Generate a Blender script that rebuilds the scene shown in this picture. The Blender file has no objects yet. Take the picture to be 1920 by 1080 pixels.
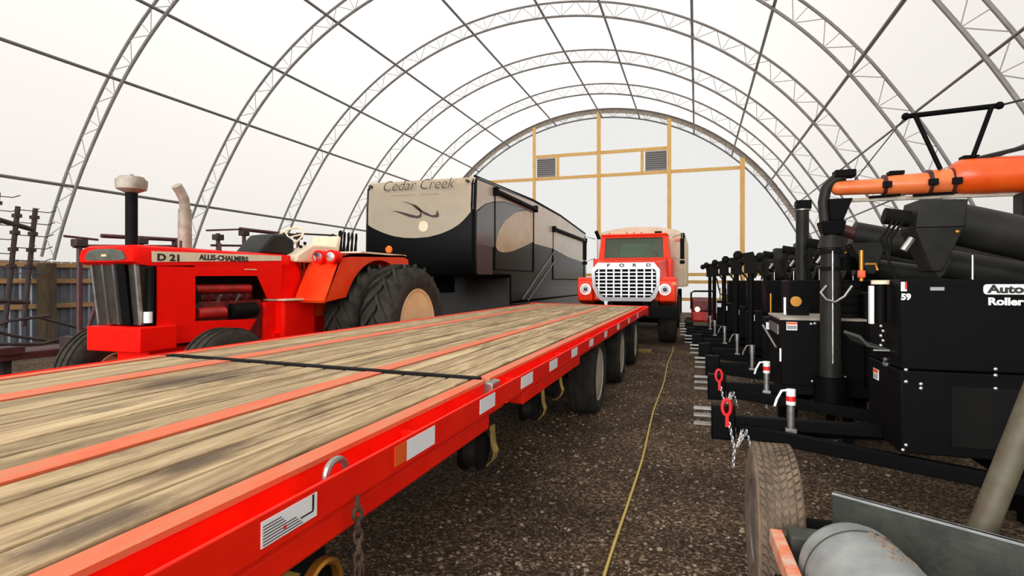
import bpy, bmesh, random
from math import *
from mathutils import Vector, Matrix
random.seed(7)
SC = bpy.context.scene
COL = SC.collection
PI = pi

# ------------------------------------------------------------------ materials
def lin(c):
    return tuple(((v/255)/12.92 if v/255 <= .04045 else ((v/255+.055)/1.055)**2.4) for v in c)

def mat(name, c, rough=.5, metal=0., c2=None, scale=6., bump=0., bscale=80., coat=0., stretch=None, lo=.35, hi=.65, spec=.5, island=0.):
    m = bpy.data.materials.new(name); m.use_nodes = True
    nt = m.node_tree; n = nt.nodes; l = nt.links
    b = n['Principled BSDF']
    b.inputs['Roughness'].default_value = rough
    b.inputs['Metallic'].default_value = metal
    b.inputs['Coat Weight'].default_value = coat
    b.inputs['Specular IOR Level'].default_value = spec
    c = lin(c)+(1,)
    b.inputs['Base Color'].default_value = c
    tc = n.new('ShaderNodeTexCoord'); mp = n.new('ShaderNodeMapping')
    l.new(tc.outputs['Object'], mp.inputs['Vector'])
    if stretch: mp.inputs['Scale'].default_value = stretch
    if c2 is not None:
        nz = n.new('ShaderNodeTexNoise'); nz.inputs['Scale'].default_value = scale
        nz.inputs['Detail'].default_value = 6; nz.inputs['Roughness'].default_value = .65
        l.new(mp.outputs[0], nz.inputs['Vector'])
        mr = n.new('ShaderNodeMapRange'); mr.inputs['From Min'].default_value = lo; mr.inputs['From Max'].default_value = hi
        l.new(nz.outputs['Fac'], mr.inputs['Value'])
        mx = n.new('ShaderNodeMix'); mx.data_type = 'RGBA'
        l.new(mr.outputs[0], mx.inputs['Factor'])
        mx.inputs['A'].default_value = c; mx.inputs['B'].default_value = lin(c2)+(1,)
        l.new(mx.outputs['Result'], b.inputs['Base Color'])
    if bump:
        nb = n.new('ShaderNodeTexNoise'); nb.inputs['Scale'].default_value = bscale; nb.inputs['Detail'].default_value = 5
        l.new(mp.outputs[0], nb.inputs['Vector'])
        bp = n.new('ShaderNodeBump'); bp.inputs['Strength'].default_value = bump; bp.inputs['Distance'].default_value = .02
        l.new(nb.outputs['Fac'], bp.inputs['Height']); l.new(bp.outputs[0], b.inputs['Normal'])
    return m

M = {}
M['steel'] = mat('galvanised_steel', (150,148,147), .5, .2, (128,125,125), 3)
M['web'] = mat('thin_web_rod', (178,175,173), .5, .2)
M['dgrey'] = mat('grey_pipe', (112,108,110), .5, .2)
M['collar'] = mat('beige_fabric_collar', (186,174,160), .8, 0, (168,156,142), 4)
M['cable'] = mat('dark_cable', (40,38,40), .5, .4)
M['timber'] = mat('yellow_timber', (244,200,124), .7, 0, (230,180,104), 4, .1, 60, stretch=(4,4,.6))
M['girt'] = mat('weathered_girt', (178,138,92), .75, 0, (136,102,66), 4, .1, 60, stretch=(4,.5,4))
M['oldpost'] = mat('old_post_wood', (84,66,40), .8, 0, (48,38,28), 5, .3, 40, stretch=(5,5,.6))
M['red'] = mat('red_paint', (255,36,5), .5, 0, (242,20,3), 4, .04, 30, spec=.2)
M['red_d'] = mat('worn_red_paint', (205,30,18), .5, 0, (150,16,12), 6, .1, 40)
M['redstrip'] = mat('worn_red_strip', (228,96,54), .6, 0, (206,124,86), 5, .15, 60, stretch=(3,.7,3))
M['tractor_red'] = mat('tractor_orange_red', (252,18,1), .55, 0, (244,10,1), 5, .04, 25, spec=.1)
M['fender_o'] = mat('faded_fender_paint', (240,74,22), .5, 0, (236,48,12), 4, spec=.2)
M['truck_red'] = mat('truck_red_paint', (252,64,18), .4, 0, (248,44,10), 3, spec=.3)
M['engine_red'] = mat('greasy_engine_red', (130,10,6), .5, 0, (40,10,9), 9)
M['cream'] = mat('cream_paint', (238,224,196), .5, 0, (222,206,172), 5)
M['rim'] = mat('cream_rim_paint', (240,204,152), .5, 0, (226,184,130), 4)
M['white'] = mat('white_paint', (235,235,232), .45)
M['black'] = mat('black_gloss_paint', (8,8,9), .55, 0, (11,11,12), 4, .03, 30, spec=.07)
M['black_m'] = mat('black_matte', (13,13,13), .7, 0, (20,19,17), 6, spec=.1)
M['tube'] = mat('dusty_black_tube', (24,24,22), .5, 0, (40,39,34), 4, .05, 30, spec=.22)
M['rubber'] = mat('tyre_rubber', (38,37,34), .85, 0, (62,58,50), 7, .2, 60, spec=.2)
M['rubber_d'] = mat('muddy_tyre_tread', (88,76,64), .9, 0, (126,108,90), 9, .4, 80, spec=.2)
M['chrome'] = mat('chrome', (225,225,228), .14, 1.)
M['bright'] = mat('bright_grille_metal', (186,186,188), .35, .6)
M['rustchain'] = mat('rusty_chain', (110,92,74), .6, .5, (70,52,40), 30)
M['whitewheel'] = mat('dusty_white_wheel', (200,190,174), .5, 0, (160,150,134), 6)
M['dullmetal'] = mat('dull_metal', (170,168,164), .4, .8, (130,126,120), 8)
M['zinc'] = mat('zinc_plated', (205,205,205), .3, .9)
M['pipe_grey'] = mat('weathered_exhaust', (186,176,162), .6, .2, (146,134,118), 8)
M['glass'] = mat('windscreen_glass', (72,92,82), .06, 0, spec=.6)
M['cream_in'] = mat('cab_interior_beige', (150,142,112), .7)
M['dglass'] = mat('dark_window', (14,14,16), .1)
M['rvblack'] = mat('black_gelcoat', (7,7,9), .3, 0, (9,9,10), 2, spec=.1)
M['rvcream'] = mat('cream_gelcoat', (244,228,202), .35, 0, (236,218,190), 2, spec=.3)
M['rvtaupe'] = mat('taupe_gelcoat', (200,184,164), .25, 0, (190,174,156), 2)
M['rvgrey'] = mat('grey_gelcoat', (74,74,80), .2)
M['rvell'] = mat('beige_gelcoat', (196,172,138), .25, 0, (184,150,106), 2)  # browner second colour paints in a reflection on the oval
M['brown'] = mat('brown_ink', (58,36,34), .5)
M['olive'] = mat('dark_olive_panel', (44,42,34), .5, 0, (36,34,28), 3)
M['orange'] = mat('orange_paint', (238,96,24), .38, 0, (226,74,14), 4, .04, 30, coat=.2)
M['orange_l'] = mat('faded_orange_paint', (236,130,72), .4, 0, (226,106,48), 4, coat=.15)
M['amber'] = mat('amber_lens', (255,110,10), .25)
M['orange_s'] = mat('orange_sticker', (240,96,30), .5)
M['redplastic'] = mat('red_plastic', (225,30,34), .4)
M['yellowstrap'] = mat('dirty_yellow_strap', (170,140,60), .8, 0, (118,98,52), 12, .2, 120)
M['rope'] = mat('yellow_rope', (204,178,96), .8)
M['brass'] = mat('brass', (186,130,50), .35, .8)
M['tank'] = mat('grey_painted_steel', (164,168,166), .5, .1, (128,132,132), 6, .08, 20)
M['plate'] = mat('dark_green_grey_plate', (62,66,56), .65, 0, (40,42,38), 9, .15, 40)
M['pole'] = mat('weathered_olive_tube', (86,84,64), .6, 0, (72,58,42), 7, .1, 40)
M['rust'] = mat('rusty_orange_paint', (226,96,28), .7, 0, (206,186,164), 11)
M['maroon'] = mat('dark_red_implement_paint', (86,30,30), .55, 0, (52,26,26), 8)
M['imp_black'] = mat('implement_steel', (38,30,32), .6, 0, (60,40,36), 8)
M['vent'] = mat('grey_louvre', (150,150,152), .6)
M['dec'] = mat('sticker_white', (252,252,253), .35)
M['ink'] = mat('dark_ink', (30,26,26), .5)
M['grille_dk'] = mat('dark_grille_mesh', (40,38,34), .4, .2, (58,54,48), 10)
M['lensgrey'] = mat('grey_lamp_panel', (86,88,78), .2, 0, (66,70,62), 12)

def corrugated():
    m = mat('corrugated_steel', (112,116,122), .45, .35, (94,98,106), 3)
    return m
M['corr'] = corrugated()

def fabric(name, col, t=.8):
    m = bpy.data.materials.new(name); m.use_nodes = True
    nt = m.node_tree; n = nt.nodes; l = nt.links
    n.remove(n['Principled BSDF']); out = n['Material Output']
    d = n.new('ShaderNodeBsdfDiffuse'); tr = n.new('ShaderNodeBsdfTranslucent'); mx = n.new('ShaderNodeMixShader')
    d.inputs['Color'].default_value = col; tr.inputs['Color'].default_value = col
    mx.inputs['Fac'].default_value = t
    l.new(d.outputs[0], mx.inputs[1]); l.new(tr.outputs[0], mx.inputs[2]); l.new(mx.outputs[0], out.inputs['Surface'])
    return m
M['fabric'] = fabric('white_membrane', (.124,.120,.115,1), .85)
M['fabric_end'] = fabric('white_end_membrane', (.178,.179,.178,1), .85)

def gravel():
    m = bpy.data.materials.new('brown_gravel'); m.use_nodes = True
    nt = m.node_tree; n = nt.nodes; l = nt.links; b = n['Principled BSDF']
    b.inputs['Roughness'].default_value = .9; b.inputs['Specular IOR Level'].default_value = .25
    tc = n.new('ShaderNodeTexCoord')
    v = n.new('ShaderNodeTexVoronoi'); v.inputs['Scale'].default_value = 70
    v2 = n.new('ShaderNodeTexVoronoi'); v2.inputs['Scale'].default_value = 150
    nz = n.new('ShaderNodeTexNoise'); nz.inputs['Scale'].default_value = 1.3; nz.inputs['Detail'].default_value = 7
    for q in (v, v2, nz): l.new(tc.outputs['Object'], q.inputs['Vector'])
    sp = n.new('ShaderNodeSeparateColor'); l.new(v.outputs['Color'], sp.inputs[0])
    cr = n.new('ShaderNodeValToRGB'); e = cr.color_ramp.elements
    e[0].position = 0; e[0].color = lin((62,51,38))+(1,)
    e[1].position = 1; e[1].color = lin((196,178,158))+(1,)
    for p, c in ((.45,(94,75,55)),(.75,(134,110,84)),(.93,(176,154,126))):
        x = e.new(p); x.color = lin(c)+(1,)
    l.new(sp.outputs[0], cr.inputs[0])
    cr2 = n.new('ShaderNodeValToRGB'); e = cr2.color_ramp.elements
    e[0].position = .36; e[0].color = (.50,.47,.46,1); e[1].position = .66; e[1].color = (1.08,1.02,.96,1)
    l.new(nz.outputs['Fac'], cr2.inputs[0])
    mx = n.new('ShaderNodeMix'); mx.data_type = 'RGBA'; mx.blend_type = 'MULTIPLY'; mx.inputs['Factor'].default_value = 1
    l.new(cr.outputs[0], mx.inputs['A']); l.new(cr2.outputs[0], mx.inputs['B'])
    l.new(mx.outputs['Result'], b.inputs['Base Color'])
    ad = n.new('ShaderNodeMath'); ad.operation = 'ADD'; l.new(v.outputs['Distance'], ad.inputs[0]); l.new(v2.outputs['Distance'], ad.inputs[1])
    bp = n.new('ShaderNodeBump'); bp.invert = True; bp.inputs['Strength'].default_value = .9; bp.inputs['Distance'].default_value = .02
    l.new(ad.outputs[0], bp.inputs['Height']); l.new(bp.outputs[0], b.inputs['Normal'])
    return m
M['gravel'] = gravel()

STAINS = ((-1.42, 2.25, .24, .55), (-.14, .88, .10, .26), (-.30, 1.25, .08, .35))   # grease patches on the boards, deck coordinates
def deckwood():
    m = bpy.data.materials.new('worn_deck_wood'); m.use_nodes = True
    nt = m.node_tree; n = nt.nodes; l = nt.links; b = n['Principled BSDF']
    b.inputs['Roughness'].default_value = .75; b.inputs['Specular IOR Level'].default_value = .25
    tc = n.new('ShaderNodeTexCoord'); geo = n.new('ShaderNodeNewGeometry')
    mp = n.new('ShaderNodeMapping'); mp.inputs['Scale'].default_value = (11,.95,6)
    l.new(tc.outputs['Object'], mp.inputs['Vector'])
    off = n.new('ShaderNodeMath'); off.operation = 'MULTIPLY'; off.inputs[1].default_value = 57.
    l.new(geo.outputs['Random Per Island'], off.inputs[0])
    cmb = n.new('ShaderNodeCombineXYZ'); l.new(off.outputs[0], cmb.inputs['Y'])
    va = n.new('ShaderNodeVectorMath'); l.new(mp.outputs[0], va.inputs[0]); l.new(cmb.outputs[0], va.inputs[1])
    g = n.new('ShaderNodeTexNoise'); g.inputs['Scale'].default_value = 1.; g.inputs['Detail'].default_value = 8; g.inputs['Roughness'].default_value = .7
    g.inputs['Distortion'].default_value = 1.3
    l.new(va.outputs[0], g.inputs['Vector'])
    cr = n.new('ShaderNodeValToRGB'); e = cr.color_ramp.elements
    e[0].position = .3; e[0].color = lin((108,88,62))+(1,)
    e[1].position = .74; e[1].color = lin((220,200,162))+(1,)
    x = e.new(.46); x.color = lin((170,146,110))+(1,)
    x = e.new(.58); x.color = lin((198,174,134))+(1,)
    l.new(g.outputs['Fac'], cr.inputs[0])
    # per board tone
    tone = n.new('ShaderNodeMapRange'); tone.inputs['To Min'].default_value = .7; tone.inputs['To Max'].default_value = 1.08
    l.new(geo.outputs['Random Per Island'], tone.inputs['Value'])
    mx0 = n.new('ShaderNodeMix'); mx0.data_type = 'RGBA'; mx0.blend_type = 'MULTIPLY'; mx0.inputs['Factor'].default_value = 1
    l.new(cr.outputs[0], mx0.inputs['A']); l.new(tone.outputs[0], mx0.inputs['B'])
    # dark grease stains
    mp2 = n.new('ShaderNodeMapping'); mp2.inputs['Scale'].default_value = (2.4,.9,1)
    l.new(tc.outputs['Object'], mp2.inputs['Vector'])
    st = n.new('ShaderNodeTexNoise'); st.inputs['Scale'].default_value = 1.5; st.inputs['Detail'].default_value = 7; st.inputs['Roughness'].default_value = .7
    l.new(mp2.outputs[0], st.inputs['Vector'])
    sr = n.new('ShaderNodeMapRange'); sr.inputs['From Min'].default_value = .53; sr.inputs['From Max'].default_value = .70; sr.inputs['To Max'].default_value = .75
    acc = st.outputs['Fac']
    for (cx, cy, wx, wy) in STAINS:
        ds = n.new('ShaderNodeVectorMath'); ds.operation = 'SUBTRACT'; ds.inputs[1].default_value = (cx, cy, 0)
        l.new(tc.outputs['Object'], ds.inputs[0])
        sc_ = n.new('ShaderNodeVectorMath'); sc_.operation = 'MULTIPLY'; sc_.inputs[1].default_value = (1/wx, 1/wy, 0)
        l.new(ds.outputs[0], sc_.inputs[0])
        ln = n.new('ShaderNodeVectorMath'); ln.operation = 'LENGTH'; l.new(sc_.outputs[0], ln.inputs[0])
        rg = n.new('ShaderNodeMapRange'); rg.inputs['From Max'].default_value = 1; rg.inputs['To Min'].default_value = .30; rg.inputs['To Max'].default_value = 0
        l.new(ln.outputs['Value'], rg.inputs['Value'])
        ad = n.new('ShaderNodeMath'); ad.operation = 'ADD'; l.new(acc, ad.inputs[0]); l.new(rg.outputs[0], ad.inputs[1]); acc = ad.outputs[0]
    l.new(acc, sr.inputs['Value'])
    mx = n.new('ShaderNodeMix'); mx.data_type = 'RGBA'
    l.new(sr.outputs[0], mx.inputs['Factor']); l.new(mx0.outputs['Result'], mx.inputs['A']); mx.inputs['B'].default_value = lin((78,62,54))+(1,)
    l.new(mx.outputs['Result'], b.inputs['Base Color'])
    bp = n.new('ShaderNodeBump'); bp.inputs['Strength'].default_value = .35; bp.inputs['Distance'].default_value = .01
    l.new(g.outputs['Fac'], bp.inputs['Height']); l.new(bp.outputs[0], b.inputs['Normal'])
    return m
M['deck'] = deckwood()

# ------------------------------------------------------------------ mesh helpers
class MB:
    """collects shapes in world metres and links them as one mesh object"""
    def __init__(s): s.bm = bmesh.new()
    def box(s, x0, x1, y0, y1, z0, z1):
        v = [s.bm.verts.new((x, y, z)) for x in (x0, x1) for y in (y0, y1) for z in (z0, z1)]
        for f in ((0,1,3,2),(4,6,7,5),(0,4,5,1),(2,3,7,6),(0,2,6,4),(1,5,7,3)):
            s.bm.faces.new([v[i] for i in f])
        return s
    def hexa(s, pts):          # 4 bottom + 4 top points
        v = [s.bm.verts.new(p) for p in pts]
        for f in ((0,3,2,1),(4,5,6,7),(0,1,5,4),(1,2,6,5),(2,3,7,6),(3,0,4,7)):
            s.bm.faces.new([v[i] for i in f])
        return s
    def prism(s, poly, axis, a, b):   # poly: 2-D outline; axis X: (y,z)  Y: (x,z)  Z: (x,y)
        def P(u, w, t):
            return {'X': (t,u,w), 'Y': (u,t,w), 'Z': (u,w,t)}[axis]
        A = [s.bm.verts.new(P(u, w, a)) for u, w in poly]
        B = [s.bm.verts.new(P(u, w, b)) for u, w in poly]
        k = len(poly)
        s.bm.faces.new(A); s.bm.faces.new(list(reversed(B)))
        for i in range(k):
            s.bm.faces.new([A[i], B[i], B[(i+1) % k], A[(i+1) % k]])
        return s
    def cyl(s, p, q, r, r2=None, seg=16, cap=True):
        p = Vector(p); q = Vector(q); r2 = r if r2 is None else r2
        d = (q-p).normalized(); u = d.orthogonal().normalized(); w = d.cross(u)
        A = []; B = []
        for i in range(seg):
            a = 2*PI*i/seg; o = u*cos(a)+w*sin(a)
            A.append(s.bm.verts.new(p+o*r)); B.append(s.bm.verts.new(q+o*r2))
        for i in range(seg):
            s.bm.faces.new([A[i], A[(i+1) % seg], B[(i+1) % seg], B[i]])
        if cap:
            s.bm.faces.new(list(reversed(A))); s.bm.faces.new(B)
        return s
    def tube(s, pts, r, seg=8, closed=False):
        pts = [Vector(p) for p in pts]; rings = []; n = len(pts); u = None
        for i in range(n):
            if closed: d = (pts[(i+1) % n]-pts[i-1])
            else: d = pts[min(i+1, n-1)]-pts[max(i-1, 0)]
            d.normalize()
            if u is None: u = d.orthogonal().normalized()
            else: u = (u-d*u.dot(d)).normalized()
            w = d.cross(u)
            rings.append([s.bm.verts.new(pts[i]+(u*cos(2*PI*k/seg)+w*sin(2*PI*k/seg))*r) for k in range(seg)])
        for i in range(n if closed else n-1):
            A = rings[i]; B = rings[(i+1) % n]
            for k in range(seg):
                s.bm.faces.new([A[k], A[(k+1) % seg], B[(k+1) % seg], B[k]])
        if not closed:
            s.bm.faces.new(list(reversed(rings[0]))); s.bm.faces.new(rings[-1])
        return s
    def lathe(s, prof, c, axis='X', seg=40, closed=False):   # prof: (offset along axis, radius)
        c = Vector(c); rings = []
        for h, r in prof:
            R = []
            for i in range(seg):
                a = 2*PI*i/seg; co, si = r*cos(a), r*sin(a)
                o = {'X': (h,co,si), 'Y': (si,h,co), 'Z': (co,si,h)}[axis]
                R.append(s.bm.verts.new(c+Vector(o)))
            rings.append(R)
        m = len(rings)
        for j in range(m if closed else m-1):
            A = rings[j]; B = rings[(j+1) % m]
            for i in range(seg):
                s.bm.faces.new([A[i], A[(i+1) % seg], B[(i+1) % seg], B[i]])
        if not closed:
            if prof[0][1] > 1e-4: s.bm.faces.new(list(reversed(rings[0])))
            if prof[-1][1] > 1e-4: s.bm.faces.new(rings[-1])
        return s
    def ball(s, c, r, seg=12, sc=(1,1,1)):
        b = bmesh.ops.create_uvsphere(s.bm, u_segments=seg, v_segments=max(6, seg//2), radius=r)
        bmesh.ops.scale(s.bm, vec=sc, verts=b['verts']); bmesh.ops.translate(s.bm, vec=c, verts=b['verts'])
        return s
    def build(s, name, m, parent=None, bevel=0, smooth=True, label=None, sharp=38):
        me = bpy.data.meshes.new(name)
        bmesh.ops.recalc_face_normals(s.bm, faces=s.bm.faces)
        o = bpy.data.objects.new(name, me); COL.objects.link(o)
        off = Vector((0,0,0)); p = parent
        while p is not None: off += p.location; p = p.parent
        if parent is not None: o.parent = parent
        bmesh.ops.translate(s.bm, vec=-off, verts=s.bm.verts)
        s.bm.to_mesh(me); s.bm.free()
        me.materials.append(M[m] if isinstance(m, str) else m)
        if smooth:
            for f in me.polygons: f.use_smooth = True
            me.set_sharp_from_angle(angle=radians(sharp))
        if bevel:
            b = o.modifiers.new('edge', 'BEVEL'); b.width = bevel; b.segments = 2; b.limit_method = 'ANGLE'; b.angle_limit = radians(40)
        if label: o['label'] = label
        return o

def tag(o, label=None, cat=None, group=None, kind=None):
    if label: o['label'] = label
    if cat: o['category'] = cat
    if group: o['group'] = group
    if kind: o['kind'] = kind
    return o

def thing(name, loc, label, cat, group=None):
    o = bpy.data.objects.new(name, None); COL.objects.link(o)
    o.location = loc; o.empty_display_size = .2
    return tag(o, label, cat, group)

def kids(o): return [c for c in bpy.data.objects if c.parent == o]
def dup(root, loc, label, group=None):
    r = root.copy(); COL.objects.link(r); r.location = loc; r['label'] = label
    if group: r['group'] = group
    for ch in kids(root):
        c = ch.copy(); COL.objects.link(c); c.parent = r
        for g in kids(ch):
            d = g.copy(); COL.objects.link(d); d.parent = c
            for h in kids(g):
                e = h.copy(); COL.objects.link(e); e.parent = d
    return r

def text(body, size, m, parent, loc, facing='front', name='lettering', shear=0, off=0., sx=1., spacing=1.):
    cu = bpy.data.curves.new('t', 'FONT'); cu.body = body; cu.size = size; cu.extrude = .002; cu.shear = shear; cu.offset = off
    cu.space_character = spacing; cu.resolution_u = 4
    t = bpy.data.objects.new('t', cu); COL.objects.link(t)
    dg = bpy.context.evaluated_depsgraph_get()
    me = bpy.data.meshes.new_from_object(t.evaluated_get(dg))
    bpy.data.objects.remove(t); bpy.data.curves.remove(cu)
    R = Matrix.Rotation(PI/2, 4, 'X')
    if facing == 'side': R = Matrix.Rotation(PI/2, 4, 'Z') @ R
    me.transform(Matrix.Translation(loc) @ R @ Matrix.Diagonal((sx,1,1,1)))
    o = bpy.data.objects.new(name, me); COL.objects.link(o)
    off_ = Vector((0,0,0)); p = parent
    while p is not None: off_ += p.location; p = p.parent
    o.parent = parent; me.transform(Matrix.Translation(-off_))
    me.materials.clear(); me.materials.append(M[m])
    return o

def arc(cx, cy, r, a0, a1, n):
    return [(cx+r*cos(radians(a0+(a1-a0)*i/n)), cy+r*sin(radians(a0+(a1-a0)*i/n))) for i in range(n+1)]

# ------------------------------------------------------------------ tyres and wheels (axle along X)
def tyre_profile(w, R, r):
    h = w/2
    return [(-h*.78, r), (-h*.98, r+(R-r)*.35), (-h, r+(R-r)*.6), (-h*.92, R-(R-r)*.12), (-h*.72, R-.004), (-h*.3, R),
            (h*.3, R), (h*.72, R-.004), (h*.92, R-(R-r)*.12), (h, r+(R-r)*.6), (h*.98, r+(R-r)*.35), (h*.78, r)]

def wheel(parent, c, w, R, r, rim='white', side=1, name='wheel', tyre='rubber', dish=.3, ribs=0, blocks=None, seg=44):
    t = MB()
    t.lathe(tyre_profile(w, R, r), c, 'X', seg, closed=True)
    if ribs:
        for k in range(ribs):
            x = (k-(ribs-1)/2)*w*.6/max(1, ribs-1) if ribs > 1 else 0
            t.lathe([(x-.012, R-.01), (x-.01, R+.014), (x+.01, R+.014), (x+.012, R-.01)], c, 'X', seg, closed=True)
    if blocks:
        n, cols, dep = blocks
        for i in range(n):
            for k in range(cols):
                x0 = -w*.42+w*.84*k/cols+.004; x1 = -w*.42+w*.84*(k+1)/cols-.004
                a0 = 2*PI*(i+(.25 if k % 2 else 0))/n; da = 2*PI/n*.66
                sk = (1 if k < cols/2 else -1)*2*PI/n*.45
                P = []
                for rr in (R-.01, R+dep):
                    for x, a in ((x0, a0), (x1, a0+sk), (x1, a0+sk+da), (x0, a0+da)):
                        P.append((c[0]+x, c[1]+rr*cos(a), c[2]+rr*sin(a)))
                t.hexa(P)
    o = t.build(name, tyre, parent)
    d = MB(); h = w/2
    s = side
    prof = [(s*h*.8, r*1.02), (s*h*.86, r*.98), (s*h*.7, r*.9), (s*h*(dish), r*.82), (s*h*(dish-.08), r*.45), (s*h*(dish+.12), r*.38), (s*h*(dish+.14), r*.3), (s*h*(dish+.2), .001)]
    d.lathe(prof, c, 'X', 36)
    d.lathe([(-s*h*.8, r*1.0), (s*h*.8, r*1.0), (s*h*.8, r*.96), (-s*h*.8, r*.96)], c, 'X', 36, closed=True)
    rm = d.build('rim', rim, o)
    b = MB()
    for i in range(8):
        a = 2*PI*i/8
        p = Vector(c)+Vector((s*h*(dish-.02), r*.6*cos(a), r*.6*sin(a)))
        b.cyl(p, p+Vector((s*.03, 0, 0)), r*.045, seg=6)
    b.build('lug_nuts', 'dullmetal', o)
    return o

def ag_wheel(parent, c, w, R, r, side=1, nl=18):
    t = MB(); Rb = R-.05
    t.lathe(tyre_profile(w, Rb, r), c, 'X', 60, closed=True)
    for i in range(nl):
        for sd in (-1, 1):
            a = 2*PI*(i+(.5 if sd > 0 else 0))/nl
            prev = None
            N = 5
            sec = []
            for k in range(N+1):
                f = k/N
                x = sd*(-.02+f*(w/2*.98))
                aa = a+f*2*PI/nl*1.35
                drop = .0 if f < .8 else (f-.8)/.2*.05
                top = R-drop; bot = Rb-.03-drop*1.6
                th = .042/R
                sec.append([(c[0]+x, c[1]+rr*cos(aa+q), c[2]+rr*sin(aa+q)) for rr, q in ((bot, -th*1.3), (bot, th*1.3), (top, th*.8), (top, -th*.8))])
            V = [[t.bm.verts.new(p) for p in q] for q in sec]
            for k in range(N):
                for j in range(4):
                    t.bm.faces.new([V[k][j], V[k][(j+1) % 4], V[k+1][(j+1) % 4], V[k+1][j]])
            t.bm.faces.new(V[0]); t.bm.faces.new(list(reversed(V[-1])))
    o = t.build('wheel', 'rubber', parent, sharp=50)
    d = MB(); s = side; h = w/2
    d.lathe([(s*h*.8, r*1.06), (s*h*.88, r*1.03), (s*h*.84, r*.97), (s*h*.6, r*.93), (s*h*.0, r*.88), (-s*h*.1, r*.6), (-s*h*.05, r*.35), (s*h*.1, r*.3), (s*h*.12, .001)], c, 'X', 48)
    d.build('rim', 'rim', o)
    return o

# ================================================================== CAMERA, LIGHT
TH = radians(18.07); CH = 1.46
cd = bpy.data.cameras.new('camera'); cam = bpy.data.objects.new('camera', cd); COL.objects.link(cam)
cd.sensor_width = 36; cd.lens = 36*1060/1920; cd.shift_y = -13/1920; cd.clip_start = .05
cam.location = (0, 0, CH); cam.rotation_euler = (PI/2, 0, TH)
SC.camera = cam
w = bpy.data.worlds.new('overcast'); SC.world = w; w.use_nodes = True
nt = w.node_tree; bg = nt.nodes['Background']
tc = nt.nodes.new('ShaderNodeTexCoord'); sx = nt.nodes.new('ShaderNodeSeparateXYZ')
nt.links.new(tc.outputs['Generated'], sx.inputs[0])
cr = nt.nodes.new('ShaderNodeValToRGB'); e = cr.color_ramp.elements
e[0].position = .49; e[0].color = (.22,.21,.19,1); e[1].position = .53; e[1].color = (.96,.98,1.,1)
x = e.new(.9); x.color = (1.06,1.04,1.02,1)
mr = nt.nodes.new('ShaderNodeMapRange'); mr.inputs['From Min'].default_value = -1
nt.links.new(sx.outputs['Z'], mr.inputs['Value']); nt.links.new(mr.outputs[0], cr.inputs[0])
nt.links.new(cr.outputs[0], bg.inputs['Color']); bg.inputs['Strength'].default_value = 6.0
sd = bpy.data.lights.new('hazy_sun', 'SUN'); sd.energy = 6; sd.angle = radians(25); sd.color = (1,.97,.93)
so = bpy.data.objects.new('hazy_sun', sd); COL.objects.link(so); so.rotation_euler = (radians(38), radians(12), radians(-25)); so.location = (0,0,30)
SC.view_settings.view_transform = 'Standard'; SC.view_settings.look = 'None'
SC.view_settings.exposure = 0.6; SC.view_settings.gamma = 1; SC.view_settings.use_curve_mapping = False
SC.cycles.use_denoising = True
SC.cycles.max_bounces = 10; SC.cycles.diffuse_bounces = 6; SC.cycles.transmission_bounces = 8

# ================================================================== SETTING
CX = -4.63; RO = 9.8; RI = 9.38; YB = 27.4
def bulge(a): return .62*max(0, 1-sin(radians(a))/.55)**1.5
def on(r, a):
    r += bulge(a)
    return (CX+r*cos(radians(a)), r*sin(radians(a)))

f = MB(); f.box(-15.6, 6.4, -11, 28.5, -.3, 0)
tag(f.build('floor', 'gravel', smooth=False), kind='structure')

c = MB(); n = 72; r0 = RO+.06
ys = [-11+i*(YB+.1+11)/14 for i in range(15)]
V = [[c.bm.verts.new((on(r0, 10.9+158.2*i/n)[0], y, on(r0, 10.9+158.2*i/n)[1])) for i in range(n+1)] for y in ys]
for j in range(14):
    for i in range(n): c.bm.faces.new([V[j][i], V[j+1][i], V[j+1][i+1], V[j][i+1]])
tag(c.build('ceiling', 'fabric'), 'white membrane cover stretched over the arches', kind='structure')

# end wall membrane
c = MB(); c.prism([(CX-r0-.12, 0)]+[on(r0, 169.1-158.2*i/48) for i in range(49)]+[(CX+r0+.12, 0)], 'Y', YB+.1, YB+.11)
c.bm.faces.ensure_lookup_table(); bmesh.ops.delete(c.bm, geom=c.bm.faces[1:], context='FACES')
tag(c.build('wall_back', 'fabric_end', smooth=False), kind='structure')

m = MB(); P = [on(RO-.2, 12+156*i/60) for i in range(61)]; Q = [on(RO+.05, 12+156*i/60) for i in range(61)]
m.prism(P+list(reversed(Q)), 'Y', YB+.05, YB+.07)
tag(m.build('trim_1', 'collar', smooth=False), 'beige fabric collar round the end wall', kind='structure')
# low corrugated side walls
def corr_wall(name, x, s):
    m = MB(); pts = []; y = -11.; k = 0
    while y < 27.4:
        pts += [(x, y), (x, y+.10), (x+s*.03, y+.13), (x+s*.03, y+.19)]; y += .22
    pts2 = [(p[0]+s*.015, p[1]) for p in reversed(pts)]
    m.prism(pts+pts2, 'Z', 0, 1.93)
    tag(m.build(name, 'corr', smooth=False), kind='structure')
corr_wall('wall_left', -14.66, -1); corr_wall('wall_right', 5.4, 1)

# girts on the left wall
for z, lab in ((1.84, 'topmost brown timber girt along the corrugated left wall'), (1.46, 'middle brown timber girt along the corrugated left wall'),
               (.87, 'lowest brown timber girt along the corrugated left wall')):
    g = MB().box(-14.655, -14.56, -10.4, 27.2, z-.055, z+.055)
    tag(g.build('timber_girt', 'girt', bevel=.006), lab, 'girt', 'girts on the left wall')

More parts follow.
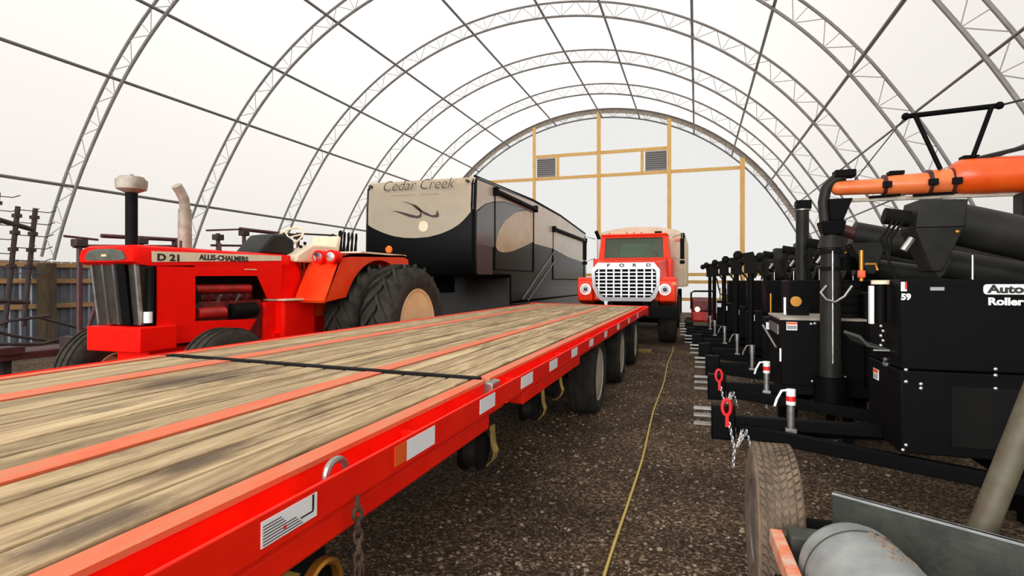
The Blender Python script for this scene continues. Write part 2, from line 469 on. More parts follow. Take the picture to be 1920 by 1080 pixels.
ARCH = [5.48, 9.14, 12.8, 16.46, 20.12, 23.78, 27.37]
for i, y in enumerate(ARCH):
    if i not in (1, 2): continue
    p = MB().box(-14.5, -14.22, y-.13, y+.13, 0, 1.88)
    tag(p.build('timber_post', 'oldpost', bevel=.01), ['', 'weathered square timber post carrying the foot of the large arch behind the harrow', 'weathered timber post at the wall behind the red tractor'][i], 'post', 'posts under the arch feet')

# arch trusses
def arch_truss(y, lab, webs, m1='steel', m2='web'):
    t = thing('arch_truss', (CX, y, 0), lab, 'roof truss', 'steel arches of the roof')
    for r, nm, q in ((RO, 'outer_chord', .034), (RI, 'inner_chord', .036)):
        m = MB(); m.tube([(on(r, a)[0], y, on(r, a)[1]) for a in [11.6+156.8*i/90 for i in range(91)]], q, 8)
        m.build(nm, m1, t)
    m = MB(); N = webs
    for i in range(N):
        a0 = 11.8+156.4*i/N; a1 = 11.8+156.4*(i+1)/N
        p0 = on(RO if i % 2 else RI, a0); p1 = on(RI if i % 2 else RO, a1)
        m.cyl((p0[0], y, p0[1]), (p1[0], y, p1[1]), .010, seg=5)
    for i in range(0, N, 2):
        a0 = 11.8+156.4*i/N; p0 = on(RI, a0); p1 = on(RO, a0); m.cyl((p0[0], y, p0[1]), (p1[0], y, p1[1]), .009, seg=5)
    m.build('web_bracing', m2, t)
labs = ['steel arch truss overhead just in front of the camera, passing out of the frame',
        'large steel arch truss whose left foot stands left of the tractor',
        'second steel arch from the left edge, landing behind the tractor exhaust',
        'third steel arch from the left edge, crossing the top centre of the roof',
        'steel arch just beyond the third, landing behind the white and black camper',
        'thin distant steel arch next to the timber-framed end wall truss',
        'steel arch truss set against the white timber-framed end wall']
for y, lab in list(zip(ARCH, labs))[1:]: arch_truss(y, lab, 64, *(('dgrey', 'dgrey') if y > 27 else ()))

PUR = [157.8, 141.6, 130.6, 118.1, 102.4, 88.4, 77.4, 61.4, 49.3, 36.7, 28.2, 20.5]
plab = ['lowest roof purlin on the left, running behind the tractor exhaust', 'second roof purlin up from the left wall',
        'third roof purlin up from the left wall', 'fourth roof purlin up, meeting the end wall above the camper',
        'roof purlin meeting the end wall arch left of the leftmost timber post', 'roof purlin just left of the ridge, above the timber post behind the truck cab',
        'roof purlin just right of the ridge', 'roof purlin that appears vertical above the red truck',
        'roof purlin slanting to the end arch above the rightmost timber post', 'bold roof purlin slanting down right of the end wall toward the row of mills',
        'thin roof purlin passing behind the black auger frame', 'lowest thin roof purlin on the right behind the orange auger']
for a, lab in zip(PUR, plab):
    x, z = on(9.44, a)
    m = MB().cyl((x, -10.4, z), (x, YB-.02, z), .036 if a > 30 else .022, seg=8)
    tag(m.build('roof_purlin', 'dgrey'), lab, 'purlin', 'roof purlins')

# end wall timber frame
def zarch(x, r=RI): return sqrt(max(0, r*r-(x-CX)**2))
yp0, yp1 = YB-.26, YB-.17
for x, lab, wd in ((-7.7, 'timber post of the end wall beside the left grey vent', .07), (-4.47, 'timber post of the end wall between the two grey vents', .09),
               (-1.2, 'timber post of the end wall at the right edge of the right grey vent', .09), (1.95, 'rightmost timber post of the end wall', .1)):
    m = MB().box(x-wd, x+wd, yp0, yp1, 0, zarch(x)+.25)
    tag(m.build('timber_post', 'timber'), lab, 'post', 'timber posts of the end wall')
for x0, x1, z, lab in ((-7.62, -1.3, 7.66, 'short upper timber rail above the two grey vents'), (-11.4, 1.88, 6.55, 'long timber rail of the end wall under the vents'),
                       (-9.5, 4.2, 1.76, 'upper low timber rail of the end wall right of the truck'), (-9.5, 4.2, 1.42, 'lower timber rail of the end wall right of the truck'), (-9.5,4.2,.62,'bottom timber rail of the end wall beside the truck tyres')):
    m = MB().box(x0, x1, YB-.16, YB-.08, z-.075, z+.075)
    tag(m.build('timber_rail', 'timber'), lab, 'rail', 'timber rails of the end wall')
for nme, x0, x1, fr in (('window_1', -7.6, -6.66, -6.52), ('window_2', -2.3, -1.32, -2.44)):
    v = MB().box(x0, x1, YB-.05, YB-.02, 6.66, 7.56)
    for k in range(9): v.hexa([(x0, YB-.05, 6.68+.1*k), (x1, YB-.05, 6.68+.1*k), (x1, YB-.04, 6.68+.1*k), (x0, YB-.04, 6.68+.1*k), (x0, YB-.11, 6.70+.1*k), (x1, YB-.11, 6.70+.1*k), (x1, YB-.05, 6.77+.1*k), (x0, YB-.05, 6.77+.1*k)])
    o = tag(v.build(nme, 'vent', smooth=False), 'grey louvred vent set in the timber end wall', kind='structure')
    m = MB().box(fr-.07, fr+.07, YB-.16, YB-.08, 6.63, 7.58); m.build('frame', 'timber', o)

# rope along the floor
m = MB(); pts = [(-.40-.0065*y+.012*sin(y*1.7), y, .014+.003*sin(y*5)) for y in [i*.25 for i in range(-4, 53)]]
m.tube(pts, .0085, 6); tag(m.build('rope', 'rope'), 'thin yellow rope lying straight along the gravel aisle', 'rope')
m = MB().box(-1.18, -.88, 11.75, 12.0, .0, .05)
tag(m.build('plank', 'yellowstrap', bevel=.005), 'small yellow plank on the gravel behind the last trailer wheel', 'plank')

# loose stones
m = MB(); rnd = random.Random(3)
ico = bmesh.new(); bmesh.ops.create_icosphere(ico, subdivisions=1, radius=1)
IV = [v.co.copy() for v in ico.verts]; IF = [[v.index for v in f.verts] for f in ico.faces]; ico.free()
sv, sf = [], []
for i in range(3600):
    y = .9+11*rnd.random()**1.7; x = -1.5+rnd.random()*2.9
    r = rnd.choice((.005,.007,.009,.012,.016))*(.7+.5*rnd.random()); ky = .7+.6*rnd.random(); o = len(sv)
    sv += [(x+q.x*r, y+q.y*r*ky, r*.3+q.z*r*.55) for q in IV]; sf += [[o+k for k in q] for q in IF]
sm = bpy.data.meshes.new('stones'); sm.from_pydata(sv, [], sf); m.bm.from_mesh(sm); bpy.data.meshes.remove(sm)
M['stone'] = mat('pale_stone', (172,154,132), .85, 0, (84,70,56), 5)
tag(m.build('gravel_stones', 'stone'), 'loose pale stones scattered over the brown gravel aisle', 'gravel', kind='stuff')

# ================================================================== FLATBED TRAILER
TR = thing('flatbed_trailer', (-1.08, 0, .93), 'long red flatbed trailer with a worn wooden deck between the tractor and the gravel aisle', 'trailer')
DZ = .93; XR = -1.14; XL = -3.30
strips = [(-2.90, -2.76), (-1.80, -1.69)]
def deck(y0, y1, z):
    m = MB(); edges = [XL]
    segs = [(XL+.02, strips[0][0]), (strips[0][1], strips[1][0]), (strips[1][1], XR-.014)]
    for a, b in segs:
        nb = max(1, round((b-a)/.135)); wd = (b-a)/nb
        for k in range(nb): m.box(a+k*wd+.008, a+(k+1)*wd-.008, y0, y1, z-.045, z+random.uniform(-.002, .002))
    d = m.build('deck_planks', 'deck', TR, smooth=False, bevel=.006)
    for a, b in strips:
        MB().box(a+.003, b-.003, y0, y1, z-.04, z+.003).build('steel_strip', 'redstrip', d, smooth=False)
    MB().box(XL+.02, XR, y0, y1, z-.06, z-.009).build('gap_shade_sheet', 'black_m', TR, smooth=False)  # added black sheet near the plank tops paints shade into the gaps
YS = 2.84; YE = 12.0
MB().box(XL, XR+.03, YS-.026, YS+.026, DZ-.05, DZ+.011).build('joint_shade_strip', 'black_m', TR, smooth=False, label='black strip painting the shade of the deck joint')  # added black strip stands for the shaded gap between deck sections
deck(-.9, YS-.022, DZ); deck(YS+.022, YE, DZ+.004)
for s, X0 in ((1, XR), (-1, XL)):
    def bx(m, a, b, y0, y1, z0, z1):
        p, q = (X0+a, X0+b) if s > 0 else (X0+.02-b, X0+.02-a)
        return m.box(p, q, y0, y1, z0, z1)
    for y0, y1 in ((-.9, YS-.03), (YS+.03, YE)):
        m = MB(); bx(m, .006, .075, y0, y1, DZ-.012, DZ+.004); m.build('edge_angle', 'redstrip', TR, smooth=False)
        m = MB(); bx(m, .05, .066, y0, y1, DZ-.15, DZ-.012); bx(m, .066, .178, y0, y1, DZ-.122, DZ-.11); m.build('side_channel', 'red', TR, smooth=False)
    m = MB(); bx(m, .178, .190, -.9, YE, DZ-.105, DZ-.006); m.build('rub_rail', 'red', TR, bevel=.003)
    m = MB(); bx(m, .08, .172, -.9, 2.62, DZ-.20, DZ-.123); bx(m, .08, .172, 3.2, 4.9, DZ-.20, DZ-.123); m.build('lower_rail', 'red', TR, bevel=.012)
    y = -.55
    while y < YE:
        m = MB(); bx(m, .066, .179, y-.006, y+.006, DZ-.115, DZ-.04 if (round(y/.62) % 2) else DZ-.065)
        m.build('rail_spacer', 'red', TR, smooth=False); y += .62
    for y in (YS,):
        m = MB(); bx(m, .0, .12, y-.03, y+.09, DZ-.1, DZ-.006); m.build('hinge_plate', 'dullmetal', TR, bevel=.01)
xo = XR+.190
for y0, y1, z0, z1 in ((1.74, 1.96, .842, .912), (2.435, 2.64, .845, .912), (3.08, 3.32, .845, .912), (3.74, 3.96, .845, .912), (4.46, 4.68, .845, .912),
                       (5.25, 5.45, .845, .91), (6.15, 6.35, .845, .91), (7.2, 7.4, .845, .91), (8.4, 8.6, .845, .91), (9.7, 9.9, .845, .91)):
    MB().box(xo, xo+.002, y0, y1, z0, z1).build('reflector', 'dec', TR, smooth=False)
MB().box(xo, xo+.002, 1.66, 1.74, .845, .912).build('amber_reflector', 'orange_s', TR, smooth=False, label='orange reflector')
dp = MB().box(xo, xo+.002, 1.055, 1.255, .846, .908).build('data_plate', 'dec', TR, smooth=False, label='white data plate with lines of print')
m = MB()
for k in range(7):
    z = .851+.0072*k; m.box(xo+.002, xo+.0028, 1.06, 1.12+.008*(6-k)+.03*(k < 4), z, z+.0022)
m.box(xo+.002, xo+.0028, 1.235, 1.242, .866, .907); m.box(xo+.002, xo+.0028, 1.19, 1.24, .862, .866)
m.build('print', 'ink', dp, smooth=False)
MB().box(xo+.002, xo+.003, 1.128, 1.138, .862, .870).build('red_mark', 'redplastic', dp, smooth=False)
# D ring
m = MB(); m.tube([(-1.0+.006*cos(a), 1.41+.04*cos(a), .90+.04*sin(a)) for a in [2*PI*k/24 for k in range(24)]], .011, 8, closed=True)
m.build('lashing_ring', 'dullmetal', TR, label='grey steel lashing ring')
# tail rail, frame
m = MB(); m.box(-3.5, -.95, YE, YE+.1, .74, .94); m.build('end_rail', 'red', TR, bevel=.01)
for x in (-2.75, -1.75):
    MB().box(x-.08, x+.08, -.9, YE, .42, .84).build('main_beam', 'red_d', TR, smooth=False)
for k in range(16):
    y = -.6+.8*k; MB().box(-3.3, -1.1, y-.03, y+.03, .76, .84).build('cross_member', 'red_d', TR, smooth=False)
for y in (6.3, 8.3, 10.2):
    MB().cyl((-3.2, y, .42), (-1.3, y, .42), .07).build('axle', 'black_m', TR)
    for x, s in ((-1.15, 1), (-3.22, -1)):
        wheel(TR, (x, y, .42), .30, .42, .29, 'whitewheel', s, 'wheel', ribs=5)
    MB().box(-1.5, -1.02, y+.5, y+.52, .3, .8).build('mud_flap', 'black_m', TR, smooth=False)
# strap winches under the rail
for y, z, r, yel in ((1.31, .615, .085, 1), (2.60, .625, .10, 1), (3.58, .63, .095, 0), (4.1, .66, .07, 0)):
    a = MB(); a.cyl((-1.09, y, z), (-1.07, y, z), r, seg=24); a.cyl((-1.005, y, z), (-.99, y, z), r*.9, seg=24); a.box(-1.09, -.99, y-.04, y+.04, z+r*.7, .73)
    wn = a.build('strap_winch', 'black_m', TR)
    MB().cyl((-1.07, y, z), (-1.005, y, z), r*.8, seg=22).build('strap_roll', 'yellowstrap' if y < 2 else 'tube', wn)
    if y < 2:
        MB().lathe([(-.99, r*.92), (-.985, r), (-.96, r), (-.955, r*.9), (-.96, r*.8), (-.985, r*.8)], (0, y, z), 'X', 28, closed=True).build('winch_ring', 'brass', wn)
        continue
    st = MB(); c0 = y+.05
    P = [(-.972, .735), (-.965, z+.02)]+[(-1.03+.08*cos(radians(t)), z-.02+.08*sin(radians(t))) for t in (0, -30, -60, -90)]
    for (xa_, za_), (xb_, zb_) in zip(P, P[1:]):
        st.hexa([(xa_, c0, za_), (xa_, c0+.06, za_), (xa_-.006, c0+.06, za_), (xa_-.006, c0, za_), (xb_, c0, zb_), (xb_, c0+.06, zb_), (xb_-.006, c0+.06, zb_), (xb_-.006, c0, zb_)])
    st.build('strap_tail', 'yellowstrap', wn)
TR.rotation_euler = (0, radians(1.0), 0)

def chain(name, pts, R, r, m, lab, parent=None):
    """links along a polyline"""
    mb = MB(); pts = [Vector(p) for p in pts]; step = R*1.5; acc = 0; k = 0
    for i in range(len(pts)-1):
        a, b = pts[i], pts[i+1]; L = (b-a).length; d = (b-a)/L; u = d.orthogonal().normalized(); w_ = d.cross(u)
        t = 0
        while t < L:
            q = (u if k % 2 else w_); c0 = a+d*t
            mb.tube([c0+d*(R*cos(x))+q*(R*.55*sin(x)) for x in [2*PI*j/12 for j in range(12)]], r, 6, closed=True)
            t += step; k += 1
    o = mb.build(name, m, parent)
    if lab and parent is None: tag(o, lab, 'chain')
    return o
chain('chain', [(-.935, 1.42, .815), (-.930, 1.42, .62), (-.935, 1.425, .40), (-.94, 1.41, .22), (-.96, 1.40, .05)], .021, .006, 'rustchain', 'rusty steel chain hanging down from the red trailer rail')

# ================================================================== TRACTOR
TX = -5.05; TT = thing('tractor', (TX, 7.15, 0), 'orange-red farm tractor with dual rear tyres parked left of the flatbed', 'tractor')
xs = TX+.3
def hood_sec(y, z0, z1, hw):
    r = .07
    return [(TX-hw, y, z0), (TX-hw, y, z1-r), (TX-hw+r*.3, y, z1-r*.3), (TX-hw+r, y, z1), (TX+hw-r, y, z1), (TX+hw-r*.3, y, z1-r*.3), (TX+hw, y, z1-r), (TX+hw, y, z0)]
m = MB(); secs = [hood_sec(3.70, 1.635, 1.76, .33), hood_sec(3.76, 1.61, 1.785, .345), hood_sec(3.88, 1.6, 1.79, .305), hood_sec(5.75, 1.66, 1.785, .298)]
V = [[m.bm.verts.new(p) for p in s] for s in secs]
for a, b in zip(V, V[1:]):
    for i in range(8): m.bm.faces.new([a[i], a[(i+1) % 8], b[(i+1) % 8], b[i]])
m.bm.faces.new(V[0]); m.bm.faces.new(list(reversed(V[-1])))
hood = m.build('hood', 'tractor_red', TT)
m = MB(); m.prism([(TX-.25, 1.66), (TX-.21, 1.73), (TX-.1, 1.75), (TX+.1, 1.75), (TX+.21, 1.73), (TX+.26, 1.66), (TX+.2, 1.645), (TX-.2, 1.645)], 'Y', 3.688, 3.70)
m.build('nose_panel', 'lensgrey', hood)
MB().box(TX-.03, TX+.03, 3.68, 3.69, 1.68, 1.70).build('emblem', 'rim', hood)
MB().prism([(3.9, 1.635), (3.9, 1.735), (5.6, 1.765), (5.6, 1.705)], 'X', xs-.02, xs+.0075).build('name_stripe', 'cream', hood, smooth=False, label='cream stripe along the bonnet side')
text('D 21', .088, 'ink', hood, (xs+.0085, 3.95, 1.652), 'side', 'lettering', off=.0035, sx=1.45)
text('ALLIS-CHALMERS', .076, 'ink', hood, (xs+.0085, 4.42, 1.676), 'side', 'lettering', off=.0028, sx=1.12)
# side sheets
for sx_, nm in ((xs, 'side_panel'), (TX-.3, 'side_panel')):
    a, b = (sx_-.012, sx_) if sx_ > TX else (sx_, sx_+.012)
    m = MB()
    m.prism([(3.96, .86), (4.38, .86), (4.38, 1.6), (3.96, 1.6)], 'X', a, b)
    m.prism([(4.38, 1.51), (5.22, 1.52), (5.22, 1.66), (4.38, 1.62)], 'X', a, b)
    m.prism([(4.38, .86), (5.05, .84), (5.2, 1.03), (4.38, 1.06)], 'X', a, b)
    m.prism([(5.22, 1.52), (5.38, 1.26), (5.6, 1.24), (5.62, 1.68), (5.22, 1.66)], 'X', a, b)
    m.build(nm, 'tractor_red', TT, smooth=False)
MB().box(xs, xs+.006, 5.02, 5.2, 1.585, 1.595).build('latch_trim', 'cream', TT, smooth=False)
# grille
m = MB(); m.hexa([(TX-.25, 3.84, 1.06), (TX+.25, 3.84, 1.06), (TX+.25, 3.96, 1.06), (TX-.25, 3.96, 1.06), (TX-.27, 3.78, 1.61), (TX+.27, 3.78, 1.61), (TX+.27, 3.96, 1.61), (TX-.27, 3.96, 1.61)])
gr = m.build('grille', 'grille_dk', TT)
for k, x in enumerate((-.26, -.13, 0, .13, .26)):
    b = MB(); b.hexa([(TX+x-.012, 3.82, 1.06), (TX+x+.012, 3.82, 1.06), (TX+x+.012, 3.85, 1.06), (TX+x-.012, 3.85, 1.06), (TX+x*1.05-.012, 3.76, 1.61), (TX+x*1.05+.012, 3.76, 1.61), (TX+x*1.05+.012, 3.79, 1.61), (TX+x*1.05-.012, 3.79, 1.61)])
    b.build('grille_bar', 'chrome' if k in (1, 2) else 'dullmetal', gr)
MB().hexa([(TX+.05, 3.815, 1.06), (TX+.155, 3.815, 1.06), (TX+.155, 3.87, 1.06), (TX+.05, 3.87, 1.06), (TX+.06, 3.745, 1.62), (TX+.165, 3.745, 1.62), (TX+.165, 3.8, 1.62), (TX+.06, 3.8, 1.62)]).build('intake_duct', 'black', gr)
MB().cyl((TX+.29, 3.9, 1.1), (TX+.29, 3.9, 1.58), .03).build('radiator_hose', 'black_m', TT)
MB().cyl((TX+.31, 3.86, 1.08), (TX+.31, 3.86, 1.18), .035).build('filter_cap', 'white', TT)
# radiator / engine
MB().box(TX-.26, TX+.26, 3.96, 4.05, .95, 1.6).build('radiator', 'black_m', TT)
m = MB(); m.box(TX-.2, TX+.2, 4.2, 5.4, .8, 1.25); m.box(TX-.16, TX+.16, 4.3, 5.3, 1.25, 1.42)
en = m.build('engine_block', 'engine_red', TT, bevel=.015)
MB().box(TX-.25, TX+.12, 4.06, 5.5, .8, 1.6).build('engine_bay_shade', 'black_m', TT, smooth=False)  # added black filler: darkens the engine bay, stops light from the far side
MB().cyl((TX+.2, 4.45, 1.38), (TX+.2, 5.2, 1.38), .045).build('manifold', 'red_d', en)
MB().cyl((TX+.23, 4.45, 1.13), (TX+.23, 4.8, 1.13), .06).build('fuel_pump', 'red_d', en)
MB().cyl((TX+.22, 4.9, 1.13), (TX+.22, 5.25, 1.13), .085).build('starter_motor', 'black_m', en)
for k in range(6):
    MB().cyl((TX+.16, 4.5+.13*k, 1.2), (TX+.24, 4.5+.13*k, 1.31), .018, seg=8).build('injector_line', 'engine_red' if k % 2 else 'dullmetal', en)
MB().cyl((TX+.2, 4.42, 1.3), (TX+.26, 4.42, 1.3), .07).build('fan_pulley', 'black_m', en)
# front bolster, axle
MB().box(TX-.30, TX+.36, 3.74, 4.12, .82, 1.045).build('front_bolster', 'tractor_red', TT, bevel=.012)
MB().box(TX-.2, TX+.2, 3.95, 4.5, .55, .84).build('axle_pedestal', 'tractor_red', TT, bevel=.02)
MB().box(TX-.62, TX+.62, 4.22, 4.38, .46, .58).build('front_axle', 'tractor_red', TT, bevel=.02)
MB().box(TX-.14, TX+.14, 4.1, 5.6, .62, .86).build('frame_rail', 'tractor_red', TT, bevel=.02)
for s in (1, -1):
    wheel(TT, (TX+s*.76, 4.3, .5), .26, .5, .22, 'cream', s, 'wheel', ribs=3)
# transmission, tank, platform
MB().box(TX-.24, TX+.24, 5.4, 7.4, .55, 1.22).build('transmission', 'tractor_red', TT, bevel=.03)
MB().box(TX+.05, TX+.36, 5.58, 6.18, .76, 1.22).build('side_tank', 'tractor_red', TT, bevel=.03)
MB().box(TX-.4, TX+.42, 5.55, 6.5, 1.225, 1.245).build('platform', 'cream', TT, smooth=False)
MB().box(TX+.2, TX+.3, 5.5, 5.58, .5, .84).build('step_bracket', 'tractor_red', TT)
m = MB(); m.prism([(5.62, 1.22), (5.62, 1.77), (5.86, 1.78), (6.02, 1.6), (6.1, 1.22)], 'X', TX-.24, TX+.24); m.build('cowl', 'tractor_red', TT, bevel=.015)
m = MB(); m.prism([(5.36, 1.785), (5.62, 2.02), (5.80, 2.05), (5.98, 1.98), (5.98, 1.785)], 'X', TX-.19, TX+.19); m.build('instrument_shroud', 'tube', TT, bevel=.03, label='grey-black instrument shroud')
m = MB(); c0 = Vector((TX, 6.1, 2.03)); u = Vector((1, 0, 0)); v = Vector((0, .72, .69))
m.tube([c0+(u*cos(a)+v*sin(a))*.2 for a in [2*PI*k/28 for k in range(28)]], .013, 8, closed=True)
for a in (0.3, 2.4, 4.5): m.cyl(c0, c0+(u*cos(a)+v*sin(a))*.2, .009, seg=6)
m.cyl(c0, (TX, 5.85, 1.8), .018)
m.build('steering_wheel', 'cream', TT)
# seat, cream tool box beside it
se = MB().box(TX-.24, TX+.24, 6.3, 6.8, 1.72, 1.84).build('seat', 'cream', TT, bevel=.03)
m = MB(); m.hexa([(TX-.24, 6.74, 1.84), (TX+.24, 6.74, 1.84), (TX+.24, 6.86, 1.84), (TX-.24, 6.86, 1.84), (TX-.22, 6.86, 2.1), (TX+.22, 6.86, 2.1), (TX+.22, 6.95, 2.1), (TX-.22, 6.95, 2.1)]); m.build('backrest', 'cream', TT, bevel=.03)
MB().cyl((TX, 6.55, 1.22), (TX, 6.55, 1.72), .06).build('seat_post', 'black_m', TT)
MB().prism([(5.84, 1.70), (5.84, 1.78), (6.15, 1.93), (6.7, 1.93), (6.7, 1.80), (6.2, 1.70)], 'X', TX+.14, TX+.34).build('tool_box', 'cream', TT, bevel=.02, label='cream box beside the seat')
for k in range(5):
    MB().tube([(TX+.1, 7.0+.09*k, 1.55), (TX+.16, 7.0+.1*k, 2.1), (TX+.14, 7.03+.1*k, 2.17), (TX+.1, 7.08+.1*k, 2.14), (TX+.06, 7.12+.1*k, 1.6)], .016 if k else .03, 6).build('hydraulic_hose', 'black_m', TT)
for k, (yy, zz) in enumerate(((6.12, 1.9), (6.2, 1.95))):
    l_ = MB().cyl((TX+.2, yy, 1.6), (TX+.22, yy-.06, zz), .009, seg=6).build('lever', 'black_m', TT)
    MB().ball((TX+.22, yy-.06, zz), .022, 8).build('lever_knob', 'black_m', l_)
# fenders
def fender(s):
    x0, x1 = (TX+.28, TX+.72) if s > 0 else (TX-.72, TX-.28)
    out = [(5.86, 1.22), (6.16, 1.72), (6.24, 1.79), (6.4, 1.81), (7.85, 1.86), (7.98, 1.83), (8.0, 1.72)]
    inn = [(p[0]+(.02 if i < 2 else 0), p[1]-.03) for i, p in enumerate(out)]
    m = MB(); m.prism(out+list(reversed(inn)), 'X', x0, x1)
    # side skirt with the wheel arch cut out
    top = out[1:]
    cut = [(7.15+.93*cos(radians(a)), .83+.93*sin(radians(a))) for a in range(36, 162, 9)]
    m.prism([(5.88, 1.2)]+top+[(7.95, 1.62)]+cut, 'X', (x1-.012 if s > 0 else x0), (x1 if s > 0 else x0+.012))
    m.prism([(5.88, 1.2)]+top+[(8.0, 1.0), (6.2, 1.0)], 'X', (x0 if s > 0 else x1-.012), (x0+.012 if s > 0 else x1))
    fo = m.build('fender', 'fender_o', TT, smooth=False)
    for xx in ((x0+.22, x0+.41) if s > 0 else (x1-.22, x1-.41)):
        h = MB().lathe([(-.03, .085), (.1, .085), (.16, .05), (.17, .001)], (xx, 6.06, 1.765), 'Y', 24).build('headlamp', 'tractor_red', fo)
        MB().lathe([(-.032, .001), (-.03, .06), (-.01, .068)], (xx, 6.05, 1.765), 'Y', 24).build('lens', 'chrome', h)
    return fo
fl = fender(1); fender(-1)
MB().box(TX+.3, TX+.7, 6.7, 7.95, 1.845, 1.868).build('top_trim', 'cream', fl, smooth=False)
bc = MB().cyl((TX+.6, 7.6, 1.84), (TX+.6, 7.6, 1.9), .016).build('beacon', 'black_m', TT)
MB().lathe([(-.03, .001), (-.028, .045), (0, .058), (.03, .045), (.04, .001)], (TX+.6, 7.6, 1.94), 'Y', 20).build('beacon_lens', 'amber', bc, label='amber warning lamp')
# rear axle and duals
MB().cyl((TX-1.2, 7.15, .84), (TX+1.2, 7.15, .84), .1).build('rear_axle', 'tractor_red', TT)
for s in (1, -1):
    ag_wheel(TT, (TX+s*1.12, 7.15, .84), .5, .86, .49, s)
    ag_wheel(TT, (TX+s*.56, 7.15, .84), .48, .86, .49, s)
# exhaust and intake
m = MB(); m.tube([(TX+.03, 4.5, 1.78), (TX+.03, 4.5, 2.22), (TX+.03, 4.49, 2.3), (TX+.03, 4.45, 2.37), (TX+.03, 4.4, 2.43)], .05, 16); ex = m.build('exhaust_pipe', 'pipe_grey', TT)
MB().cyl((TX+.03, 4.5, 1.78), (TX+.03, 4.5, 2.2), .066, .062).build('heat_shield', 'pipe_grey', ex)
m = MB(); m.cyl((TX+.12, 3.85, 1.78), (TX+.12, 3.85, 2.3), .05); st = m.build('intake_stack', 'black_m', TT)
m = MB(); m.lathe([(2.27, .055), (2.28, .075), (2.30, .12), (2.34, .128), (2.385, .128), (2.39, .11), (2.40, .11), (2.415, .1), (2.42, .02), (2.44, .015), (2.44, .001)], (TX+.12, 3.85, 0), 'Z', 28); m.build('pre_cleaner', 'pipe_grey', st)
for xx, yy in ((.2, 4.3), (.24, 4.75)):
    MB().cyl((TX+xx, yy, 1.78), (TX+xx, yy, 1.86), .012, seg=8).build('bonnet_fitting', 'maroon', TT)

# ================================================================== LEFT IMPLEMENTS
HX = -9.0
H = thing('folded_harrow', (HX, 5.4, 0), 'dark harrow with upright tine posts folded up at the corrugated left wall', 'harrow')
for y0, y1, z1, xo_ in ((5.12, 5.0, 2.66, 0), (5.36, 5.2, 2.5, 0), (5.58, 5.43, 2.5, 0)):
    p = MB(); p.cyl((HX, y1, .82), (HX, y0, z1), .032, seg=8)
    for k in range(4): 
        f_ = .5+.14*k; p.box(HX-.045, HX+.045, y1+(y0-y1)*f_-.04, y1+(y0-y1)*f_+.04, .82+(z1-.82)*f_-.02, .82+(z1-.82)*f_+.03)
    po = p.build('tine_post', 'imp_black', H)
    for k in range(6):
        f_ = .45+.105*k; yy = y1+(y0-y1)*f_; zz = .82+(z1-.82)*f_
        MB().tube([(HX, yy-.0, zz), (HX+.1, yy+.12, zz-.01), (HX+.12, yy+.2, zz+.03)], .007, 5).build('tine', 'imp_black', po)
for a, b in (((HX, 4.6, 2.42), (HX, 5.56, 2.19)), ((HX, 4.6, 1.24), (HX, 5.5, 1.16))):
    MB().cyl(a, b, .035, seg=8).build('cross_bar', 'imp_black', H)
MB().box(HX-.4, HX+.2, 4.2, 6.6, .38, .48).build('base_beam', 'maroon', H, bevel=.01)
for pts in (((HX, 4.7, .7), (HX+.1, 5.2, .92), (HX+.1, 5.7, .96)), ((HX, 4.8, .9), (HX, 5.3, .7), (HX, 5.9, .55)), ((HX+.1, 5.55, .95), (HX+.1, 6.1, .75), (HX+.1, 6.5, .62)), ((HX+.1, 5.0, .62), (HX+.1, 5.6, .56), (HX+.1, 6.4, .72))):
    MB().tube(pts, .022, 6).build('frame_tube', 'imp_black', H)
for yy in (4.4, 5.2, 6.4):
    MB().box(HX-.06, HX+.06, yy-.05, yy+.05, 0, .4).build('stand_leg', 'imp_black', H)
MB().box(HX-.1, HX+.25, 5.0, 5.3, .47, .56).build('bracket', 'maroon', H)
MB().cyl((HX+.2, 6.1, .5), (HX+.2, 6.5, 1.72), .03, seg=8).build('red_brace', 'maroon', H, label='dark red slanting brace')
BX = -8.0
B = thing('spring_tooth_cultivator', (BX, 7.5, 0), 'dark red folded implement with pipe booms seen above the tractor bonnet', 'cultivator')
for a, b, r in (((BX, 5.42, 1.93), (BX, 7.2, 2.03), .025), ((BX, 5.8, 2.1), (BX, 7.1, 2.13), .03), ((BX, 7.7, 2.08), (BX, 8.5, 2.12), .02), ((BX, 8.35, 2.42), (BX, 9.95, 2.42), .035),
                ((BX, 9.9, 2.46), (BX, 11.2, 2.52), .02), ((BX, 5.5, .7), (BX, 11.4, .75), .05), ((BX, 5.3, 2.06), (BX, 5.75, 2.04), .016), ((BX, 7.6, 2.33), (BX, 8.4, 2.42), .016), ((BX,8.4,2.1),(BX,11.2,2.15),.02)):
    MB().cyl(a, b, r, seg=8).build('boom_pipe', 'maroon', B)
for y, z0, z1 in ((5.5, .7, 2.05), (6.4, .7, 2.14), (7.05, .7, 2.14), (7.85, .7, 2.3), (8.45, .7, 2.42), (9.95, .7, 2.46), (11.15, .7, 2.55)):
    q = MB().cyl((BX, y, z0), (BX, y, z1), .035, seg=8).build('upright', 'maroon', B)
    MB().box(BX-.06, BX+.06, y-.08, y+.08, z1-.12, z1-.02).build('clamp', 'imp_black', q, bevel=.01)
for y in (5.5, 7.8, 9.9, 11.2): MB().box(BX-.3, BX+.3, y-.06, y+.06, 0, .7).build('stand', 'imp_black', B)
for k in range(8):
    y = 5.7+.75*k; MB().tube([(BX, y, .72), (BX+.15, y+.05, .55), (BX+.25, y, .35), (BX+.2, y-.1, .1)], .015, 6).build('spring_tine', 'imp_black', B)

